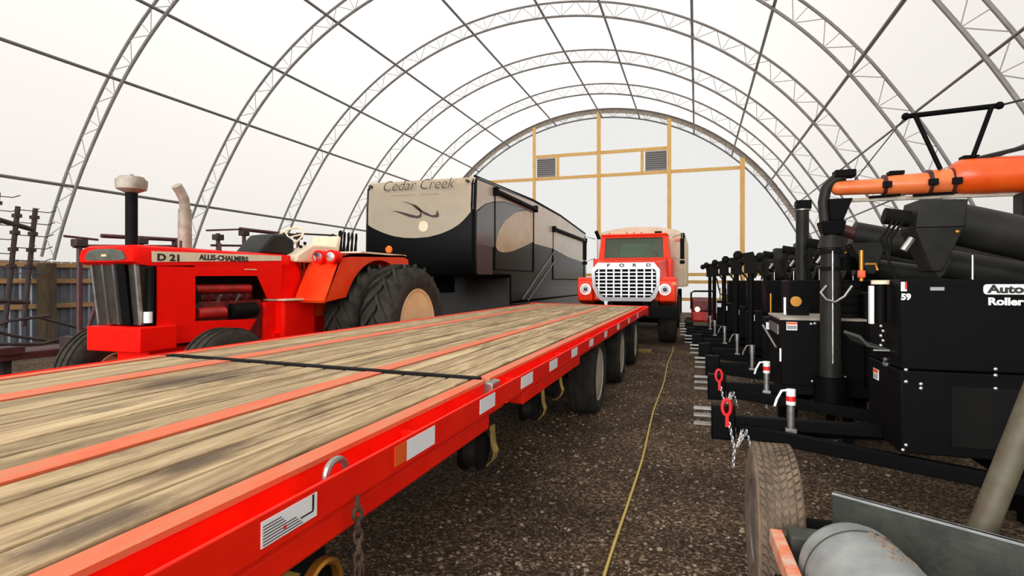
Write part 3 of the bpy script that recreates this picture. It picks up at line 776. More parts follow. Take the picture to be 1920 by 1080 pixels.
# ================================================================== FIFTH WHEEL CAMPER
RX0, RX1, RY = -6.70, -4.2, 10.5
RV = thing('camper_trailer', ((RX0+RX1)/2, 14, 0), 'large black and cream fifth-wheel camper parked behind the tractor', 'camper')
prof = [(10.52, 1.56), (10.44, 1.9), (10.46, 3.0), (10.5, 3.42), (10.6, 3.56), (10.9, 3.6), (14.8, 3.66), (18, 3.6), (22.45, 3.34), (22.5, 3.25), (22.5, .92), (12.75, .92), (12.75, 1.56)]
m = MB(); m.prism(prof, 'X', RX0, RX1); body = m.build('body', 'rvblack', RV, bevel=.06)
# cream nose panel with a sagging lower edge
low = [(RX0+.03, 2.68), (RX0+.2, 2.58), (RX0+.43, 2.48), (RX0+.68, 2.40), (RX0+.95, 2.355), (RX0+1.2, 2.345), (RX0+1.5, 2.36), (RX0+1.78, 2.42), (RX0+2.0, 2.50), (RX0+2.18, 2.6), (RX0+2.33, 2.73), (RX0+2.47, 2.90)]
def nose(x, z, d=.012):
    for (y0, z0), (y1, z1) in zip(prof[1:5], prof[2:6]):
        if z0 <= z <= z1: return y0+(y1-y0)*(z-z0)/(z1-z0)-d
    return prof[1][0]-d
m = MB(); nc = 40; nr = 16; G = []
for i in range(nc+1):
    x = RX0+.03+(RX1-RX0-.06)*i/nc
    zl = low[-1][1]
    for (xa, za), (xb, zb) in zip(low, low[1:]):
        if xa <= x <= xb: zl = za+(zb-za)*(x-xa)/(xb-xa)
    G.append([m.bm.verts.new((x, nose(x, z)+(.05*max(0, abs(x-(RX0+RX1)/2)-1.12)/.13)**1*.6 if abs(x-(RX0+RX1)/2) > 1.12 else nose(x, z), z)) for z in [zl+(3.555-zl)*k/nr for k in range(nr+1)]])
for i in range(nc):
    for k in range(nr): m.bm.faces.new([G[i][k], G[i+1][k], G[i+1][k+1], G[i][k+1]])
bmesh.ops.solidify(m.bm, geom=m.bm.faces[:], thickness=.008)
cap = m.build('nose_panel', 'rvcream', RV, label='cream front panel with name and swoosh')
text('Cedar Creek', .30, 'olive', cap, (RX0+.42, 10.425, 3.34), 'front', 'lettering', shear=.38, off=-.004, sx=1.02)
m = MB(); m.box(RX0+.62, RX0+1.2, 10.445, 10.452, 3.25, 3.262); m.box(RX0+1.3, RX0+1.72, 10.445, 10.452, 3.24, 3.25); m.build('underline', 'rvtaupe', cap, smooth=False)
def cres(pts_o, pts_i): return pts_o+list(reversed(pts_i))
a1 = [(.65, 2.93), (.86, 2.9), (1.1, 2.835), (1.24, 2.80), (1.31, 2.82), (1.31, 2.90), (1.21, 2.99), (1.03, 3.07), (.86, 3.12), (1.03, 3.085), (1.22, 3.02), (1.34, 2.92), (1.345, 2.80), (1.33, 2.765), (1.24, 2.75), (1.07, 2.78), (.86, 2.86)]
a3 = [(1.10, 3.05), (1.21, 3.0), (1.37, 2.9), (1.58, 2.80), (1.67, 2.81), (1.69, 2.90), (1.735, 2.82), (1.72, 2.755), (1.59, 2.755), (1.41, 2.82), (1.24, 2.93)]
a1, a3 = [[(RX0+x, z) for x, z in a] for a in (a1, a3)]
for a in (a1, a3): MB().prism(a, 'Y', 10.437, 10.452).build('swoosh', 'brown', cap, smooth=False)
for x in (RX0+.14, RX1-.15): MB().cyl((x, 10.42, 3.46), (x, 10.5, 3.46), .032, seg=12).build('marker_lamp', 'brown', RV)
MB().lathe([(0, .001), (0, .11), (.004, .11), (.004, .001)], (RX0+1.39, 10.428, 2.58), 'Y', 20).build('faded_patch', mat('faded_cream', (244,224,188), .4), cap)
# side graphics (each a thin skin on the body side)
xa = RX1+.001
up = [(10.62, 3.5), (14.8, 3.6), (18, 3.54), (22.4, 3.28), (22.4, 2.17), (19.2, 2.28), (16.8, 2.46), (15.5, 2.47), (14.76, 2.48), (14.76, 3.3), (14.1, 3.33), (13.1, 3.31), (12.3, 3.29), (11.6, 3.2), (11.04, 3.07), (10.56, 2.88)]
MB().prism(up, 'X', xa, xa+.006).build('side_band', 'rvtaupe', RV, smooth=False, label='taupe upper side band')
ell = [(14.66, 3.30), (14.0, 3.29), (13.46, 3.2), (13.0, 3.1), (12.6, 2.96), (12.3, 2.84), (12.08, 2.70), (11.88, 2.56), (11.77, 2.43), (11.71, 2.30), (11.72, 2.22), (11.80, 2.15), (11.95, 2.12), (12.2, 2.115), (12.47, 2.13), (12.9, 2.18), (13.31, 2.25), (13.9, 2.36), (14.66, 2.52)]
MB().prism(ell, 'X', xa+.002, xa+.010).build('side_oval', 'rvell', RV, smooth=False, label='beige oval on the black side')
MB().prism([(10.58, 2.85), (11.04, 3.05), (11.6, 3.18), (12.3, 3.27), (13.1, 3.29), (14.0, 3.31), (13.46, 3.22), (12.6, 2.98), (12.08, 2.72), (11.77, 2.45), (11.72, 2.2), (10.56, 2.2)], 'X', xa, xa+.007).build('side_sweep', 'rvgrey', RV, smooth=False, label='grey sweep at the front of the side')
MB().prism([(10.6, 1.6), (11.5, 1.6), (11.5, 2.2), (10.56, 2.2)], 'X', xa, xa+.003).build('corner_skirt', 'brown', RV, smooth=False)
# slide-outs, awning rollers, windows
for y0, y1, zt, zb in ((11.62, 14.75, 3.42, 1.7), (16.9, 22.0, 3.06, 1.5)):
    m = MB(); e_ = .035
    for q in ((y0, y0+e_, zb, zt), (y1-e_, y1, zb, zt), (y0, y1, zb, zb+e_)): m.box(xa, xa+.02, *q)
    so_ = m.build('slide_out_trim', 'black_m', RV, smooth=False)
    MB().cyl((xa+.06, y0-.05, zt), (xa+.06, y1, zt-.02), .055, seg=12).build('awning_roller', 'black_m', RV)
    for y in (y0-.05, y1): MB().box(xa, xa+.12, y-.05, y+.05, zt-.1, zt+.08).build('awning_bracket', 'black_m', RV, bevel=.01)
MB().tube([(RX1-.06, 10.62, 3.585), (RX1-.03, 14.8, 3.67), (RX1-.03, 18, 3.61), (RX1-.03, 22.4, 3.36)], .025, 6).build('roof_gutter', 'black_m', RV)
for a, b in (((xa+.01, 13.7, 1.0), (xa+.01, 17.0, 2.36)), ((xa+.01, 14.2, .95), (xa+.01, 17.2, 2.12))):
    MB().cyl(a, b, .02, seg=6).build('awning_arm', 'dullmetal', RV)
MB().box(RX0+.05, RX1-.02, 12.73, 12.75, .5, 1.55).build('front_compartment', 'olive', RV, smooth=False, label='dark olive front compartment wall')
MB().box(RX0+.1, RX1, 12.76, 22.4, .5, .92).build('skirt', 'rvblack', RV, bevel=.02)
MB().box((RX0+RX1)/2-.15, (RX0+RX1)/2+.15, 10.9, 12.0, 1.2, 1.57).build('hitch_box', 'black_m', RV, bevel=.02)
for x in (RX0+.25, RX1-.2): MB().box(x-.05, x+.05, 12.9, 13.0, 0, .6).build('landing_leg', 'dullmetal', RV)
for y in (18.0, 18.95):
    for x, s in ((RX0+.2, -1), (RX1-.15, 1)): wheel(RV, (x, y, .39), .24, .39, .21, 'dullmetal', s, seg=28)

# ================================================================== DUMP TRUCK
KX = -1.46; KY = 13.1
K = thing('dump_truck', (KX, 16, 0), 'orange-red truck with chrome grid grille and cream box facing down the hall', 'truck')
def gx(p): return [(KX+a, b) for a, b in p]
gy = KY
fr_o = gx([(-.72, 1.88), (.55, 1.88), (.68, 1.72), (.68, 1.32), (.58, 1.08), (.48, 1.0), (-.62, 1.0), (-.72, 1.08), (-.84, 1.32), (-.86, 1.72)])
fr_i = gx([(-.69, 1.76), (.53, 1.76), (.60, 1.68), (.60, 1.34), (.51, 1.14), (.45, 1.09), (-.58, 1.09), (-.64, 1.14), (-.76, 1.34), (-.78, 1.68)])
m = MB(); A0 = [m.bm.verts.new((x, gy-.04, z)) for x, z in fr_o]; A1 = [m.bm.verts.new((x, gy-.05, z)) for x, z in fr_i]; B0 = [m.bm.verts.new((x, gy+.15, z)) for x, z in fr_o]; B1 = [m.bm.verts.new((x, gy+.1, z)) for x, z in fr_i]
for i in range(10):
    j = (i+1) % 10
    m.bm.faces.new([A0[i], A0[j], A1[j], A1[i]]); m.bm.faces.new([A0[i], A0[j], B0[j], B0[i]]); m.bm.faces.new([A1[i], A1[j], B1[j], B1[i]]); m.bm.faces.new([B0[i], B0[j], B1[j], B1[i]])
gs = m.build('grille_surround', 'bright', K)
MB().prism(fr_i, 'Y', gy+.03, gy+.08).build('grille_backing', 'black_m', gs, smooth=False)
m = MB()
def zspan(x):
    t = x-KX
    if t < -.58: f_ = (t+.78)/.2; return (1.34-(1.34-1.09)*max(0, min(1, f_)), 1.72)
    if t > .45: f_ = (.60-t)/.15; return (1.34-(1.34-1.09)*max(0, min(1, f_)), 1.72)
    return (1.09, 1.76)
for k in range(8):
    x = KX-.69+1.20*k/7; a, b = zspan(x); m.box(x-.016, x+.016, gy-.03, gy+.02, a, b)
for k in range(8):
    z = 1.15+.085*k; hw = .02 if z < 1.3 else 0
    f_ = max(0, (1.34-z)/.25); m.box(KX-.76+.16*f_, KX+.585-.12*f_, gy-.025, gy+.02, z-.013, z+.013)
m.build('grille_grid', 'bright', gs, smooth=False)
for ch, x in zip('FORD', (-.5, -.22, .08, .38)): text(ch, .10, 'ink', gs, (KX+x, gy-.055, 1.787), 'front', 'letter', off=.005, sx=1.4)
# hood
m = MB(); m.hexa([(KX-.86, gy+.12, 1.0), (KX+.68, gy+.12, 1.0), (KX+.86, gy+1.5, 1.0), (KX-1.0, gy+1.5, 1.0), (KX-.80, gy+.12, 1.89), (KX+.64, gy+.12, 1.89), (KX+.78, gy+1.5, 2.04), (KX-.93, gy+1.5, 2.04)])
m.build('hood', 'truck_red', K, bevel=.05)
for s in (1, -1):
    xi, xo_ = (KX+.66, KX+1.03) if s > 0 else (KX-.84, KX-1.2)
    pr = [(gy+.02, 1.0), (gy-.02, 1.2), (gy+.0, 1.48), (gy+.1, 1.55), (gy+1.2, 1.55), (gy+1.35, 1.5)]+[(gy+.95+.58*cos(radians(a)), .62+.58*sin(radians(a))) for a in range(50, 160, 10)]
    a, b = min(xi, xo_), max(xi, xo_)
    f_ = MB().prism(pr, 'X', a, b).build('front_fender', 'truck_red', K, bevel=.03)
    cx_ = KX+.79 if s > 0 else KX-1.0
    h = MB().lathe([(-.02, .13), (-.045, .128), (-.045, .1), (-.02, .098)], (cx_, gy, 1.27), 'Y', 28, closed=True).build('headlamp', 'chrome', f_)
    MB().lathe([(-.035, .001), (-.03, .06), (-.012, .1), (0, .1)], (cx_, gy, 1.27), 'Y', 28).build('lens', 'white', h)
    MB().lathe([(-.045, .001), (-.04, .04), (-.03, .05)], (cx_, gy, 1.27), 'Y', 20).build('reflector', 'rvgrey', h)
    # front wheel
    wheel(K, (KX+s*.88-.08, gy+.98, .52), .42, .52, .29, 'white', s, ribs=4)
    for xx in (.92, .6): wheel(K, (KX+s*xx-.08, 18.6, .52), .27, .52, .29, 'white', s, ribs=3)
MB().box(KX+.93, KX+1.035, gy-.01, gy+.06, 1.37, 1.44).build('turn_lamp', 'amber', K)
MB().box(KX-1.2, KX+1.03, gy-.12, gy-.02, .62, .9).build('bumper', 'black_m', K, bevel=.02)
# cab
cy0, cy1 = gy+1.45, gy+2.6
m = MB(); m.box(KX-1.08, KX+.9, cy0, cy1, 1.0, 2.03); m.build('cab_lower', 'truck_red', K, bevel=.03)
def cab(x, top): return (KX-.075+x*(1-.06*top))
m = MB(); zl, zh = 2.03, 2.62
P = [(-.94, zl), (.82, zl), (.76, zh), (-.89, zh)]; Q = [(-.80, zl+.02), (.68, zl+.02), (.655, zh-.05), (-.78, zh-.05)]
yy = lambda z: cy0+.02+(z-zl)*.28
F0 = [m.bm.verts.new((KX+x, yy(z), z)) for x, z in P]; F1 = [m.bm.verts.new((KX+x, yy(z), z)) for x, z in Q]
R0 = [m.bm.verts.new((KX+x, cy1, z)) for x, z in P]; F2 = [m.bm.verts.new((KX+x, yy(z)+.06, z)) for x, z in Q]
for i in range(4):
    j = (i+1) % 4
    m.bm.faces.new([F0[i], F0[j], F1[j], F1[i]]); m.bm.faces.new([F1[i], F1[j], F2[j], F2[i]])
for i in (1, 2, 3): m.bm.faces.new([F0[i], F0[(i+1) % 4], R0[(i+1) % 4], R0[i]])
m.bm.faces.new(R0)
m.build('cab_upper', 'truck_red', K, smooth=False)
m = MB(); m.bm.faces.new([m.bm.verts.new((KX+x, yy(z)+.05, z)) for x, z in Q]); bmesh.ops.solidify(m.bm, geom=m.bm.faces[:], thickness=.006)
wg = mat('tinted_glass', (190,215,200), .05); wg.node_tree.nodes['Principled BSDF'].inputs['Transmission Weight'].default_value = .9; wg.node_tree.nodes['Principled BSDF'].inputs['IOR'].default_value = 1.1
m.build('windscreen', wg, K, smooth=False)
MB().box(KX-.5, KX+.35, cy0+.75, cy0+.95, 1.95, 2.45).build('bench_seat', 'cream_in', K, bevel=.04)
MB().box(KX-.9, KX+.72, cy0+.2, cy0+.4, 1.98, 2.08).build('dashboard', 'black_m', K, bevel=.02)
m = MB(); m.tube([(KX+.32+.2*cos(a), cy0+.45+.08*sin(a), 2.12+.14*sin(a)) for a in [2*PI*k/20 for k in range(20)]], .013, 6, closed=True); m.build('steering_wheel', 'black_m', K)
m = MB(); m.box(KX-.9, KX+.77, cy0+.12, cy1, zh, zh+.05); m.build('roof', 'truck_red', K, bevel=.025)
for x in (-.7, -.25, -.07, .12): MB().lathe([(0, .028), (.05, .022), (.06, .001)], (KX+x, cy0+.3, zh+.05), 'Z', 10).build('marker_lamp', 'amber', K)
MB().box(KX+.45, KX+.62, cy0+.25, cy0+.35, zh+.05, zh+.11).build('roof_horn', 'black_m', K, bevel=.01)
for s in (1, -1):
    xm = KX+1.13 if s > 0 else KX-1.28
    a = MB(); xi = KX+.9 if s > 0 else KX-1.05
    a.tube([(xi, cy0+.1, 2.55), (xm, cy0-.08, 2.62), (xm, cy0-.08, 1.95), (xi, cy0+.1, 2.05)], .014, 6); mm = a.build('mirror_arm', 'dullmetal', K)
    MB().box(xm-.05, xm+.05, cy0-.13, cy0-.09, 2.0, 2.5).build('mirror', 'black_m', mm, bevel=.01)
    MB().box(xm-.06, xm+.06, cy0-.14, cy0-.06, 1.88, 1.97).build('spot_mirror', 'black_m', mm, bevel=.02)
MB().cyl((KX-1.12, cy1+.1, 1.1), (KX-1.12, cy1+.1, 2.62), .07).build('exhaust_stack', 'white', K)
MB().cyl((KX-1.12, cy1+.1, 2.62), (KX-1.2, cy1+.0, 2.85), .05).build('exhaust_tip', 'black_m', K)
# box
m = MB(); m.box(KX-1.22, KX+1.13, 16.0, 21, 1.3, 2.72); bxo = m.build('dump_box', 'cream', K, bevel=.02)
MB().prism([(KX-1.22, 2.72)]+[(KX-.05+1.17*cos(radians(a)), 2.72+.24*sin(radians(a))) for a in range(170, 9, -10)]+[(KX+1.13, 2.72)], 'Y', 16.0, 21).build('box_cover', 'cream', bxo)
for k in range(5): MB().box(KX+1.12, KX+1.19, 16.2+k*1.1, 16.32+k*1.1, 1.3, 2.72).build('box_rib', 'cream', bxo)
MB().box(KX+.9, KX+1.12, 15.96, 16.0, 2.55, 2.62).build('box_trim', 'orange', bxo)
MB().box(KX+1.06, KX+1.16, 15.94, 16.0, 2.6, 2.76).build('corner_cap', 'black_m', bxo)
for x in (-.45, .35): MB().box(KX+x-.06, KX+x+.06, gy+.1, 20.9, .72, .98).build('chassis_rail', 'black_m', K)
for y in (gy+.98, 18.6): MB().cyl((KX-.9, y, .52), (KX+.75, y, .52), .07).build('axle', 'black_m', K)
MB().box(KX-1.1, KX+.98, 20.3, 20.33, .35, 1.2).build('mud_flap', 'black_m', K)

# ================================================================== ROLLER MILLS along the right of the aisle
def hitch_parts(root, y, jack=True, hook=True, plain=False):
    """drawbar with clevis, jack, hook and chains; hitch axis along X"""
    MB().box(.16, 2.4, y-.035, y+.035, .43, .51).build('drawbar', 'black', root, bevel=.006)
    for s in (-1, 1):
        a = Vector((.28, y+s*.03, .37)); b = Vector((1.75, y+s*.56, .30)); d = (b-a).normalized(); n = Vector((-d.y, d.x, 0))*.03
        m = MB(); m.hexa([a-n, b-n, b+n, a+n, a-n+Vector((0,0,.09)), b-n+Vector((0,0,.09)), b+n+Vector((0,0,.09)), a+n+Vector((0,0,.09))])
        m.build('frame_arm', 'black', root, bevel=.005)
    MB().box(1.70, 1.80, y-.62, y+.62, .30, .40).build('axle_beam', 'black', root, bevel=.006)
    h = MB().box(.10, .26, y-.055, y+.055, .34, .58).build('hitch_block', 'black', root, bevel=.012)
    for z in (.545, .495, .435):
        MB().box(-.02, .11, y-.035, y+.035, z-.008, z+.008).build('clevis_plate', 'dullmetal', h, bevel=.004)
    if hook:
        m = MB(); m.tube([(.20+.028*cos(a), y-.07, .575+.055*sin(a)) for a in [2*PI*k/18 for k in range(18)]], .012, 6, closed=True)
        m.box(.192, .215, y-.08, y-.06, .44, .53); m.build('safety_hook', 'redplastic', root, label='red safety hook')
        chain('safety_chain', [(.22, y-.08, .46), (.25, y-.09, .30), (.24, y-.1, .16)], .016, .0045, 'zinc', None, root)
        chain('safety_chain', [(.30, y-.07, .42), (.27, y-.10, .32), (.33, y-.08, .42), (.36, y-.09, .30)], .014, .004, 'zinc', None, root)
    if jack:
        j = MB().cyl((.61, y-.06, .30), (.61, y-.06, .62), .024, seg=14).build('jack', 'dullmetal', root)
        MB().cyl((.61, y-.06, .62), (.61, y-.06, .725), .03, seg=14).build('jack_head', 'dullmetal' if plain else 'white', j)
        if not plain: MB().cyl((.61, y-.06, .645), (.61, y-.06, .68), .0305, seg=14, cap=False).build('red_label', 'redplastic', j)
        MB().tube([(.60, y-.06, .72), (.55, y-.08, .715), (.52, y-.09, .66), (.505, y-.09, .61)], .009, 6).build('crank_handle', 'dullmetal' if plain else 'white', j)
        MB().box(.575, .645, y-.085, y-.03, .34, .46).build('jack_bracket', 'dullmetal', j, bevel=.004)

def bolt(m, x, y, z, r=.011):
    m.lathe([(0, r), (-.006, r*.95), (-.011, r*.4), (-.012, .0005)], (x, y, z), 'Y', 10)

def mill_core(root, y, x0=1.15):
    MB().box(x0, 2.7, y-.40, y+.25, .44, .93).build('lower_housing', 'black', root, bevel=.008)
    MB().box(x0, 2.7, y-.395, y+.24, .935, 1.47).build('upper_housing', 'black', root, bevel=.012)
    MB().box(x0+.25, 2.6, y-.408, y-.40, .5, .85).build('front_plate', 'black_m', root, bevel=.004)
    for xx in (x0+.75, 2.5):
        for yy in (y-.1, y+.15): MB().box(xx-.04, xx+.04, yy-.04, yy+.04, 0, .44).build('stand_leg', 'black', root)
    for x, z in ((x0+.015, .935), (x0+.015, .865), (x0+.09, .855), (x0+.09, .83), (x0+.45, .96), (x0+.45, .925), (x0+.45, .85), (x0+.015, .49), (x0+.0, .46)): m = MB(); bolt(m, x+.012, y-.40, z); m.build('bolt', 'zinc', root)
    m = None
    for yy, z in ((y-.12, .93), (y-.16, .93), (y-.13, .96)): MB().cyl((x0, yy, z), (x0-.014, yy, z), .014, seg=8).build('bolt', 'zinc', root)
    # discharge head and black auger tubes
    hd = MB(); hd.hexa([(1.44, y, 1.52), (1.50, y, 1.52), (1.50, y+.2, 1.52), (1.44, y+.2, 1.52), (1.335, y-.05, 1.80), (1.60, y-.05, 1.80), (1.60, y+.25, 1.80), (1.335, y+.25, 1.80)])
    hd.hexa([(1.335, y-.05, 1.80), (1.60, y-.05, 1.80), (1.60, y+.25, 1.80), (1.335, y+.25, 1.80), (1.36, y-.05, 1.985), (1.62, y-.05, 1.975), (1.62, y+.25, 1.975), (1.36, y+.25, 1.985)])
    h = hd.build('discharge_head', 'tube', root, bevel=.008)
    m = MB(); bolt(m, 1.56, y-.05, 1.77, .012); m.build('head_bolt', 'brass', h)
    MB().cyl((1.5, y+.1, 1.865), (3.1, y+.1, 1.40), .135, seg=28).build('auger_tube', 'tube', root)
    MB().cyl((1.66, y+.45, 1.585), (3.1, y+.45, 1.27), .10, seg=28).build('lower_tube', 'tube', root)
    m = MB(); m.cyl((1.20, y+.1, 1.90), (1.36, y+.1, 1.87), .055, seg=18); m.build('drive_motor', 'black_m', root)
    for k in range(3):
        MB().tube([(1.24+.03*k, y+.05, 1.86), (1.16+.03*k, y+.02, 1.74), (1.2, y, 1.6), (1.24, y, 1.47)], .009, 6).build('hydraulic_hose', 'black_m', root)
    MB().cyl((1.34, y+.02, 1.74), (1.29, y+.02, 1.66), .022, seg=8).build('ram', 'dullmetal', root)
    MB().cyl((1.62, y-.1, 1.47), (1.62, y-.1, 1.62), .006, seg=6).build('level_rod', 'zinc', root)

# nearest mill
y = 4.3
A = thing('roller_mill', (1.2, y, 0), 'black roller mill with white lettering on its housing, first of the row beside the aisle', 'roller mill', 'black roller mills along the aisle')
hitch_parts(A, y); mill_core(A, y)
pl = MB(); pp = []
for (cx_, cz_), a0 in (((1.99, 1.425), 0), ((1.99, 1.405), -90), ((1.575, 1.405), 180), ((1.575, 1.425), 90)): pp += [(cx_+.016*cos(radians(a0+t)), cz_+.016*sin(radians(a0+t))) for t in ((0, 45, 90) if a0 in (0, 90) else (0, 45, 90))]
pp = [(1.99+.016*cos(radians(t)), 1.426+.016*sin(radians(t))) for t in (0, 45, 90)]+[(1.573+.016*cos(radians(t)), 1.426+.016*sin(radians(t))) for t in (90, 135, 180)]+[(1.573+.016*cos(radians(t)), 1.400+.016*sin(radians(t))) for t in (180, 225, 270)]+[(1.99+.016*cos(radians(t)), 1.400+.016*sin(radians(t))) for t in (270, 315, 360)]
np_ = pl.prism(pp, 'Y', y-.399, y-.396).build('name_plate', 'white', A, smooth=False, label='white name plate')
text('Automatic', .062, 'ink', np_, (1.578, y-.400, 1.394), 'front', 'lettering', off=.0025, sx=1.3)
text('Roller Mill', .058, 'white', A, (1.578, y-.397, 1.325), 'front', 'lettering', off=.0022, sx=1.15)
MB().box(1.30, 1.37, y-.398, y-.394, 1.405, 1.425).build('serial_plate', 'vent', A, smooth=False)
st = MB().box(1.146, 1.151, y+.02, y+.13, .80, .87).build('warning_label', 'dec', A, smooth=False, label='orange and white warning label')
MB().box(1.144, 1.146, y+.022, y+.128, .845, .868).build('orange_band', 'orange_s', st, smooth=False)
m = MB()
for k in range(3): m.box(1.1445, 1.146, y+.03, y+.12, .81+.01*k, .814+.01*k)
m.build('print', 'ink', st, smooth=False)
d = MB().box(1.153, 1.183, y-.399, y-.396, 1.40, 1.455).build('gauge_label', 'dec', A, smooth=False, label='white and red label')
MB().box(1.172, 1.183, y-.4, y-.399, 1.41, 1.455).build('red_band', 'redplastic', d, smooth=False)
text('59', .05, 'dec', A, (1.153, y-.398, 1.35), 'front', 'lettering', off=.002)
fj = MB().cyl((1.10, y-.2, 1.20), (1.10, y-.2, 1.44), .035, seg=18).build('filter_jar', 'black', A)
MB().cyl((1.10, y-.2, 1.44), (1.10, y-.2, 1.465), .05, seg=18).build('jar_cap', 'cream', fj)
MB().box(1.035, 1.06, y-.23, y-.19, 1.19, 1.43).build('level_tube', 'white', fj, bevel=.004)
vp = MB().cyl((1.02, y-.1, 1.46), (1.02, y-.1, 1.66), .013, seg=10).build('valve_pipe', 'brass', A)
MB().box(1.0, 1.04, y-.12, y-.08, 1.48, 1.53).build('valve_body', 'orange', vp, bevel=.006)
MB().tube([(1.04, y-.1, 1.57), (1.10, y-.1, 1.57), (1.11, y-.1, 1.53)], .008, 6).build('valve_handle', 'brass', vp)
m = MB()
for k in range(5): m.ball((1.09+.012*(k % 2), y-.25, 1.18-.03*k), .011, 8)
m.build('bead_chain', 'zinc', A)
MB().prism([(.98, 1.10), (1.03, 1.045), (1.17, 1.02), (1.17, 1.03), (1.04, 1.055), (.99, 1.115)], 'Y', y-.2, y+.2).build('drip_tray', 'plate', A, smooth=False)
MB().box(1.06, 1.15, y-.205, y-.2, 1.02, 1.03).build('tray_lip', 'dullmetal', A, smooth=False)

# second machine: box with a pale lid
y = 5.7
Bm = thing('feed_grinder', (1.0, y, 0), 'black box-bodied machine with a pale lid, second in the row, under the auger outlet', 'feed grinder')
hitch_parts(Bm, y)
yh = y; y = 6.04
MB().box(.74, 1.42, y-.32, y+.55, .43, 1.10).build('body', 'black', Bm, bevel=.01)
MB().box(.73, 1.43, y-.33, y+.56, 1.10, 1.122).build('lid', mat('lid_sheen', (178,166,150), .5, 0, (120,112,104), 5), Bm, bevel=.004, label='pale lid with reflected light in its colour')  # pale tone puts the reflection on the box top into the colour
st = MB().box(.785, .875, y-.325, y-.32, 1.01, 1.085).build('warning_label', 'dec', Bm, smooth=False, label='orange and white warning label')
MB().box(.787, .873, y-.327, y-.325, 1.062, 1.083).build('orange_band', 'orange_s', st, smooth=False)
MB().box(.79, .87, y-.327, y-.325, 1.02, 1.052).build('print', 'vent', st, smooth=False)
m = MB()
for x, z in ((.99, 1.07), (1.02, 1.075), (1.0, .55), (1.03, .56), (1.26, .60), (1.26, .55)): m = MB(); bolt(m, x, y-.32, z, .013); m.build('bolt', 'zinc', Bm)
MB().box(.725, .735, y-.2, y+.45, .96, 1.05).build('side_label', 'dullmetal', Bm, smooth=False)
MB().cyl((.70, y-.30, .85), (.66, y+.4, 1.0), .01, seg=6).build('hand_rail', 'dullmetal', Bm)
MB().box(.728, .742, y-.33, y-.31, .72, .84).build('edge_marker', 'white', Bm, smooth=False)
MB().box(1.42, 2.6, y-.3, y+.5, .5, 1.35).build('mill_housing', 'black', Bm, bevel=.015)
MB().cyl((1.115, yh-.13, .40), (1.115, yh-.13, .62), .13, seg=24).build('outlet_drum', 'black', Bm)
for xx in (.85, 1.3, 2.4):
    for yy in (y-.25, y+.45): MB().box(xx-.035, xx+.035, yy-.035, yy+.035, 0, .45).build('stand_leg', 'black', Bm)
y = 5.72
hd = MB(); hd.hexa([(1.44, y, 1.52), (1.50, y, 1.52), (1.50, y+.2, 1.52), (1.44, y+.2, 1.52), (1.30, y-.02, 1.80), (1.58, y-.02, 1.80), (1.58, y+.25, 1.80), (1.30, y+.25, 1.80)])
hd.build('discharge_head', 'tube', Bm, bevel=.01)
MB().cyl((1.34, y+.1, 1.88), (3.0, y+.1, 1.48), .12, seg=28).build('auger_tube', 'tube', Bm)
MB().cyl((1.42, y+.35, 1.60), (3.0, y+.35, 1.32), .095, seg=28).build('lower_tube', 'tube', Bm)
MB().cyl((1.22, y+.05, 1.93), (1.36, y+.05, 1.88), .055, seg=16).build('drive_motor', 'maroon', Bm)
y = 6.04
for k in range(5): MB().cyl((1.32, y-.1, 1.122+.07*k), (1.32, y-.1, 1.165+.07*k), .12, seg=20).build('bellows_ring', 'black_m', Bm)
MB().cyl((1.3, y-.1, 1.56), (1.3, y-.1, 1.68), .11, seg=20).build('feed_drum', 'black', Bm)
g = MB(); g.lathe([(0, .001), (0, .05), (.03, .05), (.03, .001)], (.93, y+.1, 1.26), 'Y', 18); MB().box(.82, .84, y+.1, y+.12, 1.13, 1.3).build('gauge_post', 'white', Bm)
g.build('gauge', 'brass', Bm)
MB().box(.86, 1.05, y+.12, y+.2, 1.12, 1.2).build('gauge_box', 'black', Bm)

# orange grain auger above it
y = 5.57
G = thing('grain_auger', (1.12, y, 0), 'orange telescoping grain auger tube held high on a black upright spout', 'auger')
m = MB(); m.cyl((1.115, y, .625), (1.115, y, 1.75), .088, .075, seg=20); m.build('spout_column', 'tube', G)
m = MB(); m.cyl((1.115, y-.092, .75), (1.115, y-.085, 1.72), .008, seg=6); m.build('column_rod', 'dullmetal', G)
for z, r in ((1.02, .08), (1.55, .085), (1.70, .09)): MB().cyl((1.115, y, z), (1.115, y, z+.035), r, seg=20).build('collar', 'black_m', G)
m = MB(); m.tube([(1.07, y-.08, 1.42), (1.02, y-.1, 1.36), (1.06, y-.11, 1.30), (1.13, y-.11, 1.28), (1.2, y-.11, 1.33), (1.26, y-.1, 1.42)], .012, 6); m.build('clamp_handle', 'dullmetal', G)
MB().hexa([(1.05, y-.08, 1.86), (1.2, y-.08, 1.86), (1.2, y+.08, 1.86), (1.05, y+.08, 1.86), (1.02, y-.1, 1.98), (1.22, y-.1, 1.98), (1.22, y+.1, 1.98), (1.02, y+.1, 1.98)]).build('spout_box', 'black', G, bevel=.01)
MB().cyl((1.115, y, 1.75), (1.115, y, 1.88), .10, .07, seg=20).build('spout_neck', 'tube', G)
MB().hexa([(1.10, y-.07, 1.98), (1.2, y-.07, 1.98), (1.2, y+.07, 1.98), (1.10, y+.07, 1.98), (1.09, y-.09, 2.17), (1.27, y-.09, 2.17), (1.27, y+.09, 2.17), (1.09, y+.09, 2.17)]).build('spout_boot', 'black', G, bevel=.008)
m = MB(); pts = [(1.075, y, 1.96), (1.06, y, 2.15), (1.08, y, 2.27), (1.14, y, 2.34), (1.22, y, 2.37)]; m.tube(pts, .045, 12); m.build('elbow_chute', 'tube', G)
MB().box(1.14, 1.30, y-.07, y+.07, 2.36, 2.42).build('elbow_cap', 'black', G, bevel=.006)
ze = 2.275
